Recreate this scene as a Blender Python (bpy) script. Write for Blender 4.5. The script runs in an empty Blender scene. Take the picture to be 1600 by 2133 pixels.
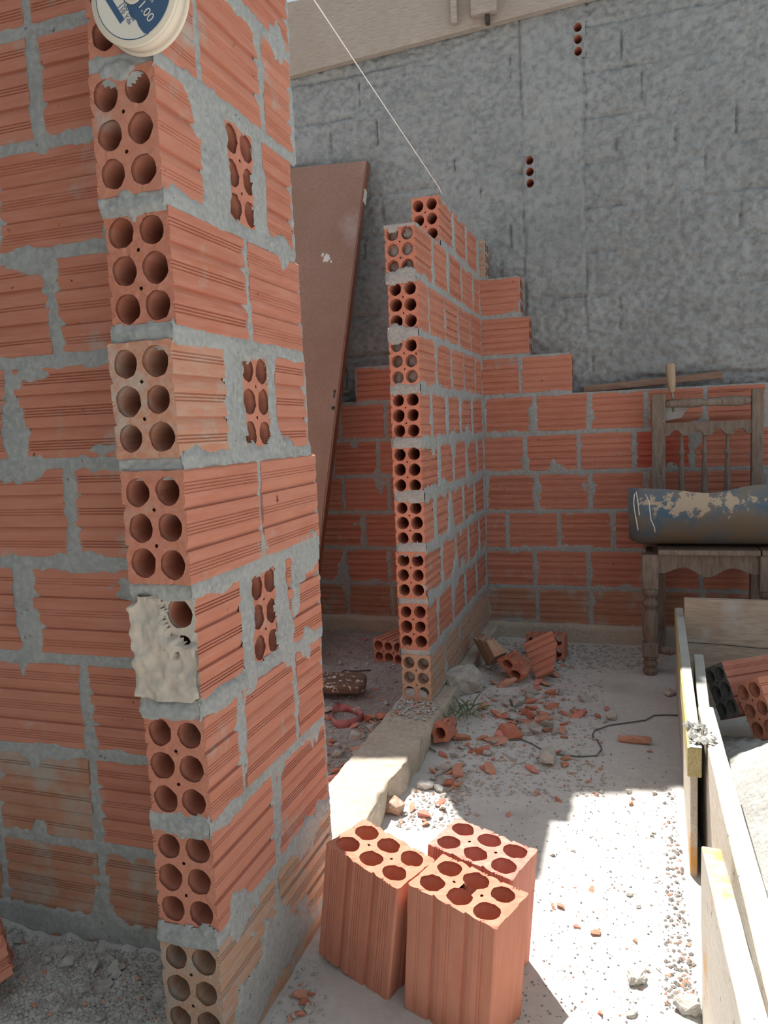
import bpy, bmesh, math, random
import numpy as np
from mathutils import Vector, Matrix, geometry

# ------------------------------------------------------------------ camera, sky, sun, exposure
scene = bpy.context.scene
COL = scene.collection
CAM = Vector((0.5715, -2.0960, 0.8088))
FPX = 1572.4
YAW, PIT, ROL = math.radians(-18.37), math.radians(6.23), math.radians(-2.45)
FWD = Vector((math.sin(YAW)*math.cos(PIT), math.cos(YAW)*math.cos(PIT), -math.sin(PIT)))
_r = Vector((math.cos(YAW), -math.sin(YAW), 0)); _u = _r.cross(FWD)
RGT = _r*math.cos(ROL) + _u*math.sin(ROL)
UPV = -_r*math.sin(ROL) + _u*math.cos(ROL)
cam_data = bpy.data.cameras.new('camera')
cam = bpy.data.objects.new('camera', cam_data); COL.objects.link(cam)
cam.matrix_world = Matrix(((RGT.x, UPV.x, -FWD.x, CAM.x), (RGT.y, UPV.y, -FWD.y, CAM.y),
                           (RGT.z, UPV.z, -FWD.z, CAM.z), (0, 0, 0, 1)))
cam_data.sensor_fit = 'VERTICAL'; cam_data.sensor_height = 24.0
cam_data.lens = FPX/2133*24.0
cam_data.clip_start = 0.02; cam_data.clip_end = 100
scene.camera = cam

world = bpy.data.worlds.new('sky'); scene.world = world; world.use_nodes = True
wn = world.node_tree.nodes; wl = world.node_tree.links
bg = wn['Background']
bg.inputs[0].default_value = (0.79, 0.905, 1.0, 1); bg.inputs[1].default_value = 1.0

sun_dir = Vector((.273, -.4915, -1.0)).normalized()      # from the partition's shadow on the floor
sd = bpy.data.lights.new('sun', 'SUN'); sun = bpy.data.objects.new('sun', sd); COL.objects.link(sun)
sd.energy = 17.5; sd.angle = math.radians(0.7); sd.color = (1.0, 0.955, 0.88)
sun.rotation_euler = sun_dir.to_track_quat('-Z', 'Y').to_euler(); sun.location = (0, 6, 9)

vs = scene.view_settings
vs.view_transform = 'Standard'; vs.look = 'None'; vs.gamma = 1.0; vs.use_curve_mapping = False
vs.exposure = -0.70

# ------------------------------------------------------------------ helpers
def ray(u, v):
    return FWD + RGT*((u-800)/FPX) - UPV*((v-1066.5)/FPX)
def at(u, v, ax, val):
    """point seen at photo pixel (u, v) that lies on the plane x|y|z = val"""
    d = ray(u, v); i = 'xyz'.index(ax)
    return CAM + d*((val-CAM[i])/d[i])

FLOOR = -0.07
rnd = random.Random(7)

def hash2(ix, iy, seed):
    n = (ix.astype(np.int64)*374761393 + iy.astype(np.int64)*668265263 + seed*144665) & 0xffffffff
    n = ((n ^ (n >> 13))*1274126177) & 0xffffffff
    n = n ^ (n >> 16)
    return (n & 0xffff)/32767.5 - 1.0
def vnoise(x, y, seed=0):
    x0 = np.floor(x); y0 = np.floor(y); fx = x-x0; fy = y-y0
    fx = fx*fx*fx*(fx*(fx*6-15)+10); fy = fy*fy*fy*(fy*(fy*6-15)+10)
    a = hash2(x0, y0, seed); b = hash2(x0+1, y0, seed); c = hash2(x0, y0+1, seed); d = hash2(x0+1, y0+1, seed)
    return (a*(1-fx)+b*fx)*(1-fy) + (c*(1-fx)+d*fx)*fy
def fbm(x, y, scale, seed=0, octs=4, gain=.5):
    s = 0; a = 1; t = 0
    for o in range(octs):
        s = s + a*vnoise(x/scale*2**o + 17.3*o, y/scale*2**o - 9.1*o, seed+o); t += a; a *= gain
    return s/t

class MB:
    """collects vertices and faces of one mesh"""
    def __init__(self): self.v = []; self.f = []; self.m = []; self.sm = []
    def add(self, vs_, fs_, mat=0, smooth=False):
        o = len(self.v); self.v += [tuple(p) for p in vs_]
        for f in fs_: self.f.append(tuple(i+o for i in f)); self.m.append(mat); self.sm.append(smooth)
    def box(self, x0, x1, y0, y1, z0, z1, M=None, mat=0):
        vs_ = [Vector((x, y, z)) for x in (x0, x1) for y in (y0, y1) for z in (z0, z1)]
        if M is not None: vs_ = [M @ p for p in vs_]
        self.add(vs_, [(0, 1, 3, 2), (4, 6, 7, 5), (0, 4, 5, 1), (2, 3, 7, 6), (0, 2, 6, 4), (1, 5, 7, 3)], mat)
    def lathe(self, prof, M=None, n=20, mat=0, smooth=True, caps=True):
        """profile [(r, z)] turned about local z"""
        vs_ = []; fs_ = []
        for r, z in prof:
            for k in range(n):
                a = 2*math.pi*k/n; vs_.append(Vector((r*math.cos(a), r*math.sin(a), z)))
        for i in range(len(prof)-1):
            for k in range(n):
                k2 = (k+1) % n
                fs_.append((i*n+k, i*n+k2, (i+1)*n+k2, (i+1)*n+k))
        if caps: fs_.append(tuple(range(n-1, -1, -1))); fs_.append(tuple((len(prof)-1)*n+k for k in range(n)))
        if M is not None: vs_ = [M @ p for p in vs_]
        self.add(vs_, fs_, mat, smooth)
    def tube(self, pts, r, n=8, mat=0):
        pts = [Vector(p) for p in pts]; vs_ = []; fs_ = []
        for i, p in enumerate(pts):
            t = (pts[min(i+1, len(pts)-1)] - pts[max(i-1, 0)]).normalized()
            a = t.orthogonal().normalized() if i == 0 else (a - t*a.dot(t)).normalized()
            b = t.cross(a); rr = r[i] if isinstance(r, (list, tuple)) else r
            for k in range(n):
                g = 2*math.pi*k/n; vs_.append(p + a*math.cos(g)*rr + b*math.sin(g)*rr)
        for i in range(len(pts)-1):
            for k in range(n):
                k2 = (k+1) % n; fs_.append((i*n+k, i*n+k2, (i+1)*n+k2, (i+1)*n+k))
        fs_.append(tuple(range(n-1, -1, -1))); fs_.append(tuple((len(pts)-1)*n+k for k in range(n)))
        self.add(vs_, fs_, mat, True)
    def prism(self, poly, d0, d1, M=None, mat=0):
        """closed polygon in local xz, extruded along local y"""
        n = len(poly)
        vs_ = [Vector((x, d0, z)) for x, z in poly] + [Vector((x, d1, z)) for x, z in poly]
        if M is not None: vs_ = [M @ p for p in vs_]
        fs_ = [(i, (i+1) % n, n+(i+1) % n, n+i) for i in range(n)]
        fs_.append(tuple(range(n-1, -1, -1))); fs_.append(tuple(range(n, 2*n)))
        self.add(vs_, fs_, mat)
    def grid(self, P, keep=None, mat=0, smooth=True):
        """P: array (nu, nv, 3)"""
        nu, nv = P.shape[:2]; idx = np.arange(nu*nv).reshape(nu, nv)
        q = np.stack([idx[:-1, :-1], idx[1:, :-1], idx[1:, 1:], idx[:-1, 1:]], -1)
        q = q[keep] if keep is not None else q.reshape(-1, 4)
        used = np.unique(q); remap = np.full(nu*nv, -1); remap[used] = np.arange(len(used))
        self.add(P.reshape(-1, 3)[used].tolist(), remap[q].tolist(), mat, smooth)
    def mesh(self, name, mats):
        me = bpy.data.meshes.new(name); me.from_pydata(self.v, [], self.f)
        for m in (mats if isinstance(mats, (list, tuple)) else [mats]): me.materials.append(m)
        me.polygons.foreach_set('material_index', self.m); me.polygons.foreach_set('use_smooth', self.sm)
        me.validate(); me.update(); return me
    def build(self, name, mats, parent=None, loc=None, bevel=0):
        o = bpy.data.objects.new(name, self.mesh(name, mats)); COL.objects.link(o)
        if parent: o.parent = parent
        if loc is not None: o.location = loc
        if bevel:
            b = o.modifiers.new('bevel', 'BEVEL'); b.width = bevel; b.segments = 2; b.limit_method = 'ANGLE'
            b.angle_limit = math.radians(50)
        return o

def tag(o, label, cat=None, group=None, kind=None):
    o['label'] = label
    if cat: o['category'] = cat
    if group: o['group'] = group
    if kind: o['kind'] = kind
    return o
def empty(name, loc, label, cat, group=None, kind=None, rot=None):
    o = bpy.data.objects.new(name, None); COL.objects.link(o); o.location = loc
    o.empty_display_size = .05
    if rot is not None: o.rotation_euler = rot
    return tag(o, label, cat, group, kind)
def axes(o, X, Y, Z):
    M = Matrix((X, Y, Z)).transposed(); return M.to_4x4()
def localise(o, parent):
    """keep a world-space mesh where it is under a moved parent"""
    o.parent = parent; o.matrix_parent_inverse = parent.matrix_basis.inverted(); return o

# ------------------------------------------------------------------ materials
def mat(name, base, rough=.9, var=None, vscale=8, fine=None, fscale=90, bump=.3, bscale=120, stretch=None,
        spots=None, spscale=30, spthr=.62, rndcol=None, metallic=0, coat=None, coatscale=6, coatthr=(.5, .62), coord='Object', bdist=.002):
    m = bpy.data.materials.new(name); m.use_nodes = True
    nt = m.node_tree; N = nt.nodes; L = nt.links
    bs = N['Principled BSDF']; bs.inputs['Roughness'].default_value = rough; bs.inputs['Metallic'].default_value = metallic
    bs.inputs['Specular IOR Level'].default_value = .25
    tc = N.new('ShaderNodeTexCoord'); oi = N.new('ShaderNodeObjectInfo')
    src = tc.outputs[coord]
    off = N.new('ShaderNodeVectorMath'); off.operation = 'ADD'
    sc = N.new('ShaderNodeMath'); sc.operation = 'MULTIPLY'; sc.inputs[1].default_value = 37.0
    L.new(oi.outputs['Random'], sc.inputs[0]); L.new(src, off.inputs[0]); L.new(sc.outputs[0], off.inputs[1])
    vec = off.outputs[0]
    if stretch:
        mp = N.new('ShaderNodeMapping'); mp.inputs['Scale'].default_value = stretch
        L.new(vec, mp.inputs[0]); svec = mp.outputs[0]
    else: svec = vec
    def noise(s, detail=4, v=vec, r=.55):
        n = N.new('ShaderNodeTexNoise'); n.inputs['Scale'].default_value = s; n.inputs['Detail'].default_value = detail
        n.inputs['Roughness'].default_value = r; L.new(v, n.inputs['Vector']); return n.outputs['Fac']
    def ramp(f, a, b):
        r = N.new('ShaderNodeMapRange'); r.inputs[1].default_value = a; r.inputs[2].default_value = b
        L.new(f, r.inputs[0]); return r.outputs[0]
    def mix(f, a, b):
        x = N.new('ShaderNodeMix'); x.data_type = 'RGBA'
        for s_, k in ((f, 0), (a, 6), (b, 7)):
            if isinstance(s_, tuple): x.inputs[k].default_value = s_ + (1,)
            elif isinstance(s_, float): x.inputs[k].default_value = s_
            else: L.new(s_, x.inputs[k])
        return x.outputs[2]
    c = base
    if rndcol:
        cr = N.new('ShaderNodeValToRGB'); cr.color_ramp.interpolation = 'LINEAR'
        cols = [base] + list(rndcol)
        while len(cr.color_ramp.elements) < len(cols): cr.color_ramp.elements.new(.5)
        for i, q in enumerate(cols):
            cr.color_ramp.elements[i].position = i/(len(cols)-1); cr.color_ramp.elements[i].color = q + (1,)
        L.new(oi.outputs['Random'], cr.inputs[0]); c = cr.outputs[0]
    if var: c = mix(ramp(noise(vscale), .35, .7), c, var)
    if fine: c = mix(ramp(noise(fscale, 3, svec), .4, .72), c, fine)
    if coat: c = mix(ramp(noise(coatscale, 6, vec, .62), *coatthr), c, coat)
    if spots: c = mix(ramp(noise(spscale, 2), spthr, spthr+.05), c, spots)
    if isinstance(c, tuple): bs.inputs['Base Color'].default_value = c + (1,)
    else: L.new(c, bs.inputs['Base Color'])
    if bump:
        b = N.new('ShaderNodeBump'); b.inputs['Strength'].default_value = bump; b.inputs['Distance'].default_value = bdist
        L.new(noise(bscale, 5, svec), b.inputs['Height']); L.new(b.outputs[0], bs.inputs['Normal'])
    return m

CL1, CL2, CL3 = (.51, .195, .122), (.53, .225, .150), (.46, .162, .100)
M_brick = mat('fired_clay', CL1, .92, var=(.44, .172, .115), vscale=7, fine=(.52, .23, .165), fscale=14, stretch=(9, 1.0, 9),
              rndcol=[CL2, CL3, CL2, (.47, .18, .12), CL1], bump=.2, bscale=60, coat=(.42, .335, .285), coatscale=10, coatthr=(.60, .72),
              spots=(.16, .05, .035), spscale=55, spthr=.73)
M_brick_pale = mat('clay_dusted_with_cement', (.44, .27, .18), .95, var=(.48, .20, .11), vscale=14, fine=(.42, .36, .29), fscale=30, stretch=(9, 1.2, 9), bump=.35, bscale=70,
                   coat=(.36, .34, .31), coatscale=14, coatthr=(.5, .68))
M_brick_dusty = mat('clay_with_lime_dust', (.50, .245, .165), .94, var=(.50, .20, .125), vscale=12, fine=(.50, .32, .24), fscale=14, stretch=(9, 1.2, 9), bump=.3, bscale=70,
                    coat=(.44, .39, .335), coatscale=12, coatthr=(.55, .68))
M_brick_red = mat('deep_red_clay', (.44, .105, .065), .88, var=(.39, .09, .058), vscale=9, fine=(.50, .15, .10), fscale=11, stretch=(9, 1.2, 9), bump=.3, bscale=60)
M_brick_pink = mat('pink_clay', (.56, .235, .19), .92, var=(.51, .20, .15), vscale=9, fine=(.62, .29, .235), fscale=11, stretch=(9, 1.2, 9), bump=.3, bscale=60)
M_brick_new = mat('fresh_clay', (.53, .222, .150), .9, var=(.49, .192, .125), vscale=9, fine=(.56, .245, .17), fscale=11, stretch=(9, 1.2, 9), bump=.3, bscale=60)
M_brick_wet = mat('cement_coated_clay', (.17, .165, .16), .9, var=(.12, .115, .11), vscale=20, bump=.4, bscale=70)
M_mortar = mat('cement_mortar', (.33, .338, .330), .95, var=(.265, .272, .265), vscale=16, fine=(.385, .392, .385), fscale=120, bump=.6, bscale=160,
               spots=(.16, .15, .14), spscale=90, spthr=.70)
M_mortar_pale = mat('lime_pale_mortar', (.50, .45, .39), .95, var=(.40, .37, .33), vscale=14, fine=(.55, .46, .38), fscale=60, bump=.6, bscale=120)
M_plaster = mat('roughcast_cement', (.262, .278, .280), .96, var=(.315, .332, .335), vscale=3.5, fine=(.19, .20, .20), fscale=45, bump=.9, bscale=70, bdist=.004,
                coat=(.33, .325, .30), coatscale=5, coatthr=(.58, .75))
M_column = mat('cast_concrete', (.32, .315, .295), .93, var=(.37, .36, .335), vscale=6, fine=(.27, .262, .245), fscale=60, bump=.5, bscale=90)
M_floor = mat('dusty_cement_floor', (.55, .535, .515), .97, var=(.49, .475, .455), vscale=3.2, fine=(.58, .57, .55), fscale=60, bump=.5, bscale=110,
              coat=(.42, .395, .375), coatscale=4, coatthr=(.56, .74))
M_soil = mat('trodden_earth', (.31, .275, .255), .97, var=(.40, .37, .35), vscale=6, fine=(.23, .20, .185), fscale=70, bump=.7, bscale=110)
M_footing = mat('footing_concrete', (.44, .385, .315), .95, var=(.37, .32, .26), vscale=7, fine=(.5, .45, .38), fscale=80, bump=.5, bscale=110)
M_sand = mat('wet_mortar_heap', (.37, .36, .345), .97, var=(.46, .45, .43), vscale=9, fine=(.3, .29, .275), fscale=90, bump=.9, bscale=140, bdist=.004)
M_lump = mat('old_concrete_rubble', (.40, .39, .365), .96, var=(.48, .47, .44), vscale=12, fine=(.32, .31, .29), fscale=60, bump=.7, bscale=90)
M_grit = mat('dark_grit', (.24, .225, .21), .95, bump=.3)
M_brick_dull = mat('ground_stained_clay', (.42, .205, .135), .95, var=(.38, .165, .10), vscale=7, fine=(.42, .24, .17), fscale=14, stretch=(9, 1.0, 9), bump=.25, bscale=60,
                   coat=(.38, .32, .275), coatscale=9, coatthr=(.52, .66))
M_stone = mat('pale_stone', (.46, .43, .39), .92, rndcol=[(.38, .36, .33), (.52, .48, .43), (.36, .31, .28)], bump=.4, bscale=90)
M_door = mat('worn_varnished_door', (.27, .155, .115), .6, var=(.33, .205, .165), vscale=4, fine=(.23, .125, .09), fscale=26, stretch=(12, 12, .8), bump=.12, bscale=40,
             coat=(.40, .31, .285), coatscale=3.2, coatthr=(.54, .74))
M_door_edge = mat('door_edge_wood', (.23, .11, .075), .75, fine=(.16, .075, .05), fscale=26, stretch=(12, 12, .8), bump=.2)
M_chalk = mat('white_scuff', (.62, .58, .56), .9, bump=.3)
M_dark = mat('dark_iron', (.05, .045, .042), .6, bump=.2)
M_chair = mat('dusty_old_wood', (.20, .155, .125), .85, var=(.27, .225, .19), vscale=8, fine=(.15, .11, .085), fscale=22, stretch=(6, 6, .9), bump=.25, bscale=50,
              spots=(.5, .48, .45), spscale=75, spthr=.73)
M_board = mat('cement_stained_board', (.40, .31, .235), .9, var=(.46, .39, .32), vscale=6, fine=(.32, .24, .18), fscale=22, stretch=(1, 9, 9), bump=.25, bscale=50,
              coat=(.44, .42, .39), coatscale=7, coatthr=(.55, .7))
M_plank = mat('mortar_caked_plank', (.50, .46, .40), .93, var=(.56, .53, .48), vscale=10, fine=(.42, .36, .28), fscale=22, stretch=(9, 1, 9), bump=.35, bscale=60,
              coat=(.55, .30, .10), coatscale=5.0, coatthr=(.60, .68), spots=(.2, .19, .18), spscale=60, spthr=.70)
M_plank_worn = mat('orange_worn_plank', (.54, .51, .46), .93, var=(.58, .55, .5), vscale=10, fine=(.48, .44, .38), fscale=22, stretch=(9, 1, 9), bump=.35, bscale=60,
              coat=(.52, .31, .14), coatscale=4.2, coatthr=(.49, .56), spots=(.2, .19, .18), spscale=60, spthr=.70)
M_yellow = mat('yellow_edged_batten', (.42, .34, .12), .85, var=(.46, .41, .27), vscale=18, fine=(.34, .27, .09), fscale=30, stretch=(9, 1, 9), bump=.3, bscale=60)
M_battengrey = mat('grey_batten_top', (.46, .45, .42), .92, var=(.40, .39, .37), vscale=14, bump=.35, bscale=60, spots=(.18, .17, .16), spscale=70, spthr=.69)
M_form = mat('weathered_formwork', (.36, .305, .26), .88, var=(.42, .37, .325), vscale=3, fine=(.29, .24, .20), fscale=22, stretch=(1, 9, 14), bump=.25, bscale=50)
M_batten = mat('brown_batten', (.24, .155, .115), .85, var=(.28, .20, .155), vscale=9, fine=(.18, .11, .08), fscale=25, stretch=(1, 9, 9), bump=.25)
M_handle = mat('turned_handle_wood', (.37, .28, .19), .8, var=(.33, .25, .17), vscale=20, fine=(.42, .33, .23), fscale=40, stretch=(8, 8, 1), bump=.1)
M_steel = mat('dirty_steel', (.26, .255, .245), .55, metallic=.4, var=(.33, .32, .30), vscale=14, bump=.2)
M_spool = mat('cream_plastic', (.68, .60, .50), .45, bump=.05)
M_label = mat('blue_label_print', (.05, .10, .185), .5, bump=0)
M_labelw = mat('cream_label_print', (.66, .62, .55), .5, bump=0)
M_line = mat('white_nylon', (.85, .85, .84), .4, bump=0)
M_red = mat('faded_red_plastic', (.40, .12, .12), .55, var=(.46, .19, .18), vscale=20, bump=.15)
M_slab = mat('dark_speckled_slab', (.14, .085, .065), .9, var=(.18, .11, .085), vscale=14, spots=(.6, .55, .48), spscale=70, spthr=.60, bump=.5, bscale=60)
M_weed = mat('weed_green', (.07, .13, .05), .6, var=(.12, .18, .08), vscale=20, bump=.1)
M_cable = mat('grey_green_wire', (.11, .13, .12), .5, bump=0)
M_stick = mat('dry_stick', (.44, .35, .26), .9, bump=.3)
M_white = mat('white_drip', (.62, .60, .56), .8, bump=.2)

# blue half drum: worn paint, dirt towards its underside, a torn cream patch
def drum_material():
    m = bpy.data.materials.new('worn_blue_paint'); m.use_nodes = True
    nt = m.node_tree; N = nt.nodes; L = nt.links; bs = N['Principled BSDF']
    bs.inputs['Roughness'].default_value = .6
    tc = N.new('ShaderNodeTexCoord'); sep = N.new('ShaderNodeSeparateXYZ'); L.new(tc.outputs['Object'], sep.inputs[0])
    def noise(s, d=5):
        n = N.new('ShaderNodeTexNoise'); n.inputs['Scale'].default_value = s; n.inputs['Detail'].default_value = d
        n.inputs['Roughness'].default_value = .65; L.new(tc.outputs['Object'], n.inputs['Vector']); return n.outputs['Fac']
    def math_(op, a, b):
        x = N.new('ShaderNodeMath'); x.operation = op
        for i, q in enumerate((a, b)):
            if isinstance(q, (int, float)): x.inputs[i].default_value = q
            else: L.new(q, x.inputs[i])
        return x.outputs[0]
    def rng(f, a, b):
        r = N.new('ShaderNodeMapRange'); r.inputs[1].default_value = a; r.inputs[2].default_value = b; L.new(f, r.inputs[0]); return r.outputs[0]
    def mix(f, a, b):
        x = N.new('ShaderNodeMix'); x.data_type = 'RGBA'; L.new(f, x.inputs[0])
        for q, k in ((a, 6), (b, 7)):
            if isinstance(q, tuple): x.inputs[k].default_value = q + (1,)
            else: L.new(q, x.inputs[k])
        return x.outputs[2]
    z = sep.outputs[2]; x = sep.outputs[0]
    c = mix(rng(noise(7), .36, .56), (.045, .105, .165), (.135, .13, .12))
    dirt = math_('ADD', math_('MULTIPLY', z, -5.5), math_('MULTIPLY', math_('SUBTRACT', noise(7), .5), 1.6))
    c = mix(rng(dirt, .40, 1.0), c, (.15, .105, .065))
    # cream patch along the rim, deepest near x = .17
    d = math_('ABSOLUTE', math_('SUBTRACT', x, .20), 0)
    band = math_('ABSOLUTE', math_('ADD', z, .052), 0)
    pt = math_('ADD', math_('ADD', math_('MULTIPLY', band, -1.0), math_('MULTIPLY', d, -.24)), math_('MULTIPLY', math_('SUBTRACT', noise(34, 9), .5), .24))
    c = mix(rng(pt, -.040, -.028), c, (.37, .31, .235))
    L.new(c, bs.inputs['Base Color'])
    b = N.new('ShaderNodeBump'); b.inputs['Strength'].default_value = .3; b.inputs['Distance'].default_value = .002
    L.new(noise(40), b.inputs['Height']); L.new(b.outputs[0], bs.inputs['Normal'])
    return m
M_drum = drum_material()

# ------------------------------------------------------------------ the hollow brick: 9 x 14 cm section, six bores, grooved sides
BW, BH, BL = .090, .140, .190
def section(seed, coarse=False):
    r = random.Random(seed); w, h = BW/2, BH/2
    def face(length, c):
        # (t, depth) along one side of the section
        out = []
        if c == 'long':
            dg = r.uniform(.0014, .0028)
            g = [(.035, 0), (.07, .0002)]
            kset = r.choice([(-1, 0, 1), (-1, 0, 1), (-.5, .5), (-1.5, -.5, .5, 1.5)])
            for cl in (.155, .515, .865):
                for k in kset:
                    tt = cl + k*.030
                    g += [(tt-.008, .0003), (tt-.002, dg), (tt+.003, dg), (tt+.009, .0003)]
            g += [(.235, .0000), (.290, .0014), (.345, .0046), (.350, .0000)]
            g += [(.595, .0000), (.650, .0014), (.705, .0046), (.710, .0000), (.965, 0)]
            out = sorted(g)
        else:
            out = [(.08, 0), (.30, .0012), (.34, .0002), (.66, .0002), (.70, .0012), (.92, 0)]
        return out
    P = []
    ch = .0025
    for t, d in [(ch/BH, 0)] + face(BH, 'long') + [(1-ch/BH, 0)]: P.append((w-d, -h+t*BH))
    for t, d in [(ch/BW, 0)] + face(BW, 's') + [(1-ch/BW, 0)]: P.append((w-t*BW, h-d))
    for t, d in [(ch/BH, 0)] + face(BH, 'long') + [(1-ch/BH, 0)]: P.append((-w+d, h-t*BH))
    for t, d in [(ch/BW, 0)] + face(BW, 's') + [(1-ch/BW, 0)]: P.append((-w+t*BW, -h+d))
    H = []
    n = 12 if coarse else 20
    for cx in (-.0212, .0212):
        for cz in (-.0445, 0, .0445):
            rr = .0168 + r.uniform(-.0006, .0008); ox, oz = r.uniform(-.001, .001), r.uniform(-.001, .001)
            H.append([(cx+ox+rr*math.cos(2*math.pi*k/n)*1.02, cz+oz+rr*math.sin(2*math.pi*k/n)*1.06) for k in range(n)])
    return P, H
def inside(p, poly):
    x, y = p; c = False; n = len(poly); j = n-1
    for i in range(n):
        xi, yi = poly[i]; xj, yj = poly[j]
        if (yi > y) != (yj > y) and x < (xj-xi)*(y-yi)/(yj-yi)+xi: c = not c
        j = i
    return c
_bc = {}
def brick_mesh(length=BL, seed=0, holes=True, mats=None, chip=1.0, pins=True, endmat=0, coarse=False, filled=None, web=False):
    """local axes: x thickness, y length, z height; centred"""
    mats = mats or [M_brick]
    key = (round(length, 3), seed, holes, tuple(m.name for m in mats), chip, endmat, coarse, filled, web)
    if key in _bc: return _bc[key]
    r = random.Random(seed*13+5); P, H = section(seed, coarse)
    if not holes: H = []
    jag = .0013*chip
    H2 = []
    for k_, hp in enumerate(H):
        cx = sum(p[0] for p in hp)/len(hp); cz = sum(p[1] for p in hp)/len(hp); q = []
        e = 0
        for (x, z) in hp:
            e = .6*e + r.uniform(-1, 1); s = 1 + .045*chip*e
            q.append((cx+(x-cx)*s, cz+(z-cz)*s))
        H2.append(q)
    if holes and pins:
        for cz in (-.0222, .0222):
            q = [(.0026*math.cos(k*math.pi/3), cz+.0026*math.sin(k*math.pi/3)) for k in range(6)]
            H.append(q); H2.append(q)
    mb = MB()
    loops = [P] + H2
    pts = []; edges = []; ids = []
    for lp in loops:
        o = len(pts); pts += [Vector(p) for p in lp]; edges += [(o+i, o+(i+1) % len(lp)) for i in range(len(lp))]
    vo, eo, fo, orig, _, _ = geometry.delaunay_2d_cdt(pts, edges, [], 0, 1e-7)
    tris = []
    for f in fo:
        c = (sum(vo[i][0] for i in f)/3, sum(vo[i][1] for i in f)/3)
        if web and abs(c[0]) < .006 and abs(c[1]) < .010: continue
        if inside(c, P) and not any(inside(c, h) for h in H2): tris.append(tuple(f))
    L2 = length/2
    for s in (-1, 1):
        cv = []
        for p in vo:
            edge = abs(p[0]) > BW/2-.006 or abs(p[1]) > BH/2-.006
            cv.append((p[0], s*(L2 + (r.uniform(-jag, jag*.5) if edge else r.uniform(-jag*.5, jag*.3))), p[1]))
        # match the ring of the mantle to the cap
        o = len(mb.v)
        ff = [t if s < 0 else t[::-1] for t in tris]
        # orientation check
        a, b, c = (Vector(cv[i]) for i in ff[0])
        if ((b-a).cross(c-a)).y*s < 0: ff = [t[::-1] for t in ff]
        mb.add(cv, ff, endmat)
        if s < 0: o0 = o
        else: o1 = o
    back = {}
    for i, og in enumerate(orig):
        for q in og: back[q] = i
    n = len(P)
    for i in range(n):
        a, b = back[i], back[(i+1) % n]
        mb.f.append((o0+a, o1+a, o1+b, o0+b)); mb.m.append(0); mb.sm.append(False)
    off = n
    for h_i, (hp, q) in enumerate(zip(H, H2)):
        m_ = len(hp)
        dp = .007
        for s, oo in ((-1, o0), (1, o1)):
            ring = [(x, s*(L2-dp), z) for x, z in hp]; ro = len(mb.v); mb.v += ring
            for i in range(m_):
                a, b = oo+back[off+i], oo+back[off+(i+1) % m_]; c, d = ro+(i+1) % m_, ro+i
                mb.f.append((a, b, c, d) if s > 0 else (a, d, c, b)); mb.m.append(endmat); mb.sm.append(True)
            if s < 0: r0 = ro
            else: r1 = ro
        for i in range(m_):
            j = (i+1) % m_
            mb.f.append((r0+i, r0+j, r1+j, r1+i)[::-1]); mb.m.append(endmat if len(mats) > 1 and mats[1] is M_brick_wet else 0); mb.sm.append(True)
        off += m_
    me = mb.mesh('brick', mats); _bc[key] = me
    return me

# ------------------------------------------------------------------ a mortar face: a height field that fills joints and smears over brick edges
def mortar_sheet(mb, O, U, V, W, ul, vl, cell, rects, seed, spread=.010, bias=-.001, smears=(), recess=.003, thick=.0022, gaps=.0, mask=None, rough=1.0):
    nu, nv = int(ul/cell)+1, int(vl/cell)+1
    u, v = np.meshgrid(np.linspace(0, ul, nu), np.linspace(0, vl, nv), indexing='ij')
    D = np.zeros_like(u)
    for (u0, u1, v0, v1) in rects:
        d = np.minimum(np.minimum(u-u0, u1-u), np.minimum(v-v0, v1-v)); D = np.maximum(D, d)
    cov = bias + spread*1.8*np.maximum(0, fbm(u, v, .055, seed, 4, .6)+.08) + .0035*fbm(u, v, .012, seed+9, 2)
    for (su, sv, ru, rv, amp) in smears:
        e = ((u-su)/ru)**2+((v-sv)/rv)**2
        cov = cov + amp*np.maximum(0, 1-e*(1+.7*fbm(u, v, .02, seed+31, 3)))*(1+.6*fbm(u, v, .015, seed+21, 3))
    n1 = fbm(u, v, .018, seed+4, 3); n2 = fbm(u, v, .05, seed+5, 2)
    hj = -recess + rough*(.0035*n1 + .003*n2)
    ho = np.minimum(thick*(1+.5*rough*n1+.4*(rough-1)*n2), (cov-D)*.45)
    h = np.where(D <= 1e-6, np.maximum(hj, np.minimum(ho, thick)), ho)
    h = np.maximum(h, -.009)
    ok = (h > -.0032) | (D <= .003)
    if gaps: ok &= ~((D <= .004) & (fbm(u, v, .03, seed+77, 2) > 1-gaps))
    if mask is not None: ok &= mask(u, v)
    keep = ok[:-1, :-1] | ok[1:, :-1] | ok[1:, 1:] | ok[:-1, 1:]
    keep &= (ok[:-1, :-1].astype(int)+ok[1:, :-1]+ok[1:, 1:]+ok[:-1, 1:]) >= 2
    O, U, V, W = (np.array(a, float) for a in (O, U, V, W))
    P = O + u[..., None]*U + v[..., None]*V + h[..., None]*W
    if np.dot(np.cross(U, V), W) < 0: P = P[::-1]; keep = keep[::-1]
    mb.grid(P, keep)

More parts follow.
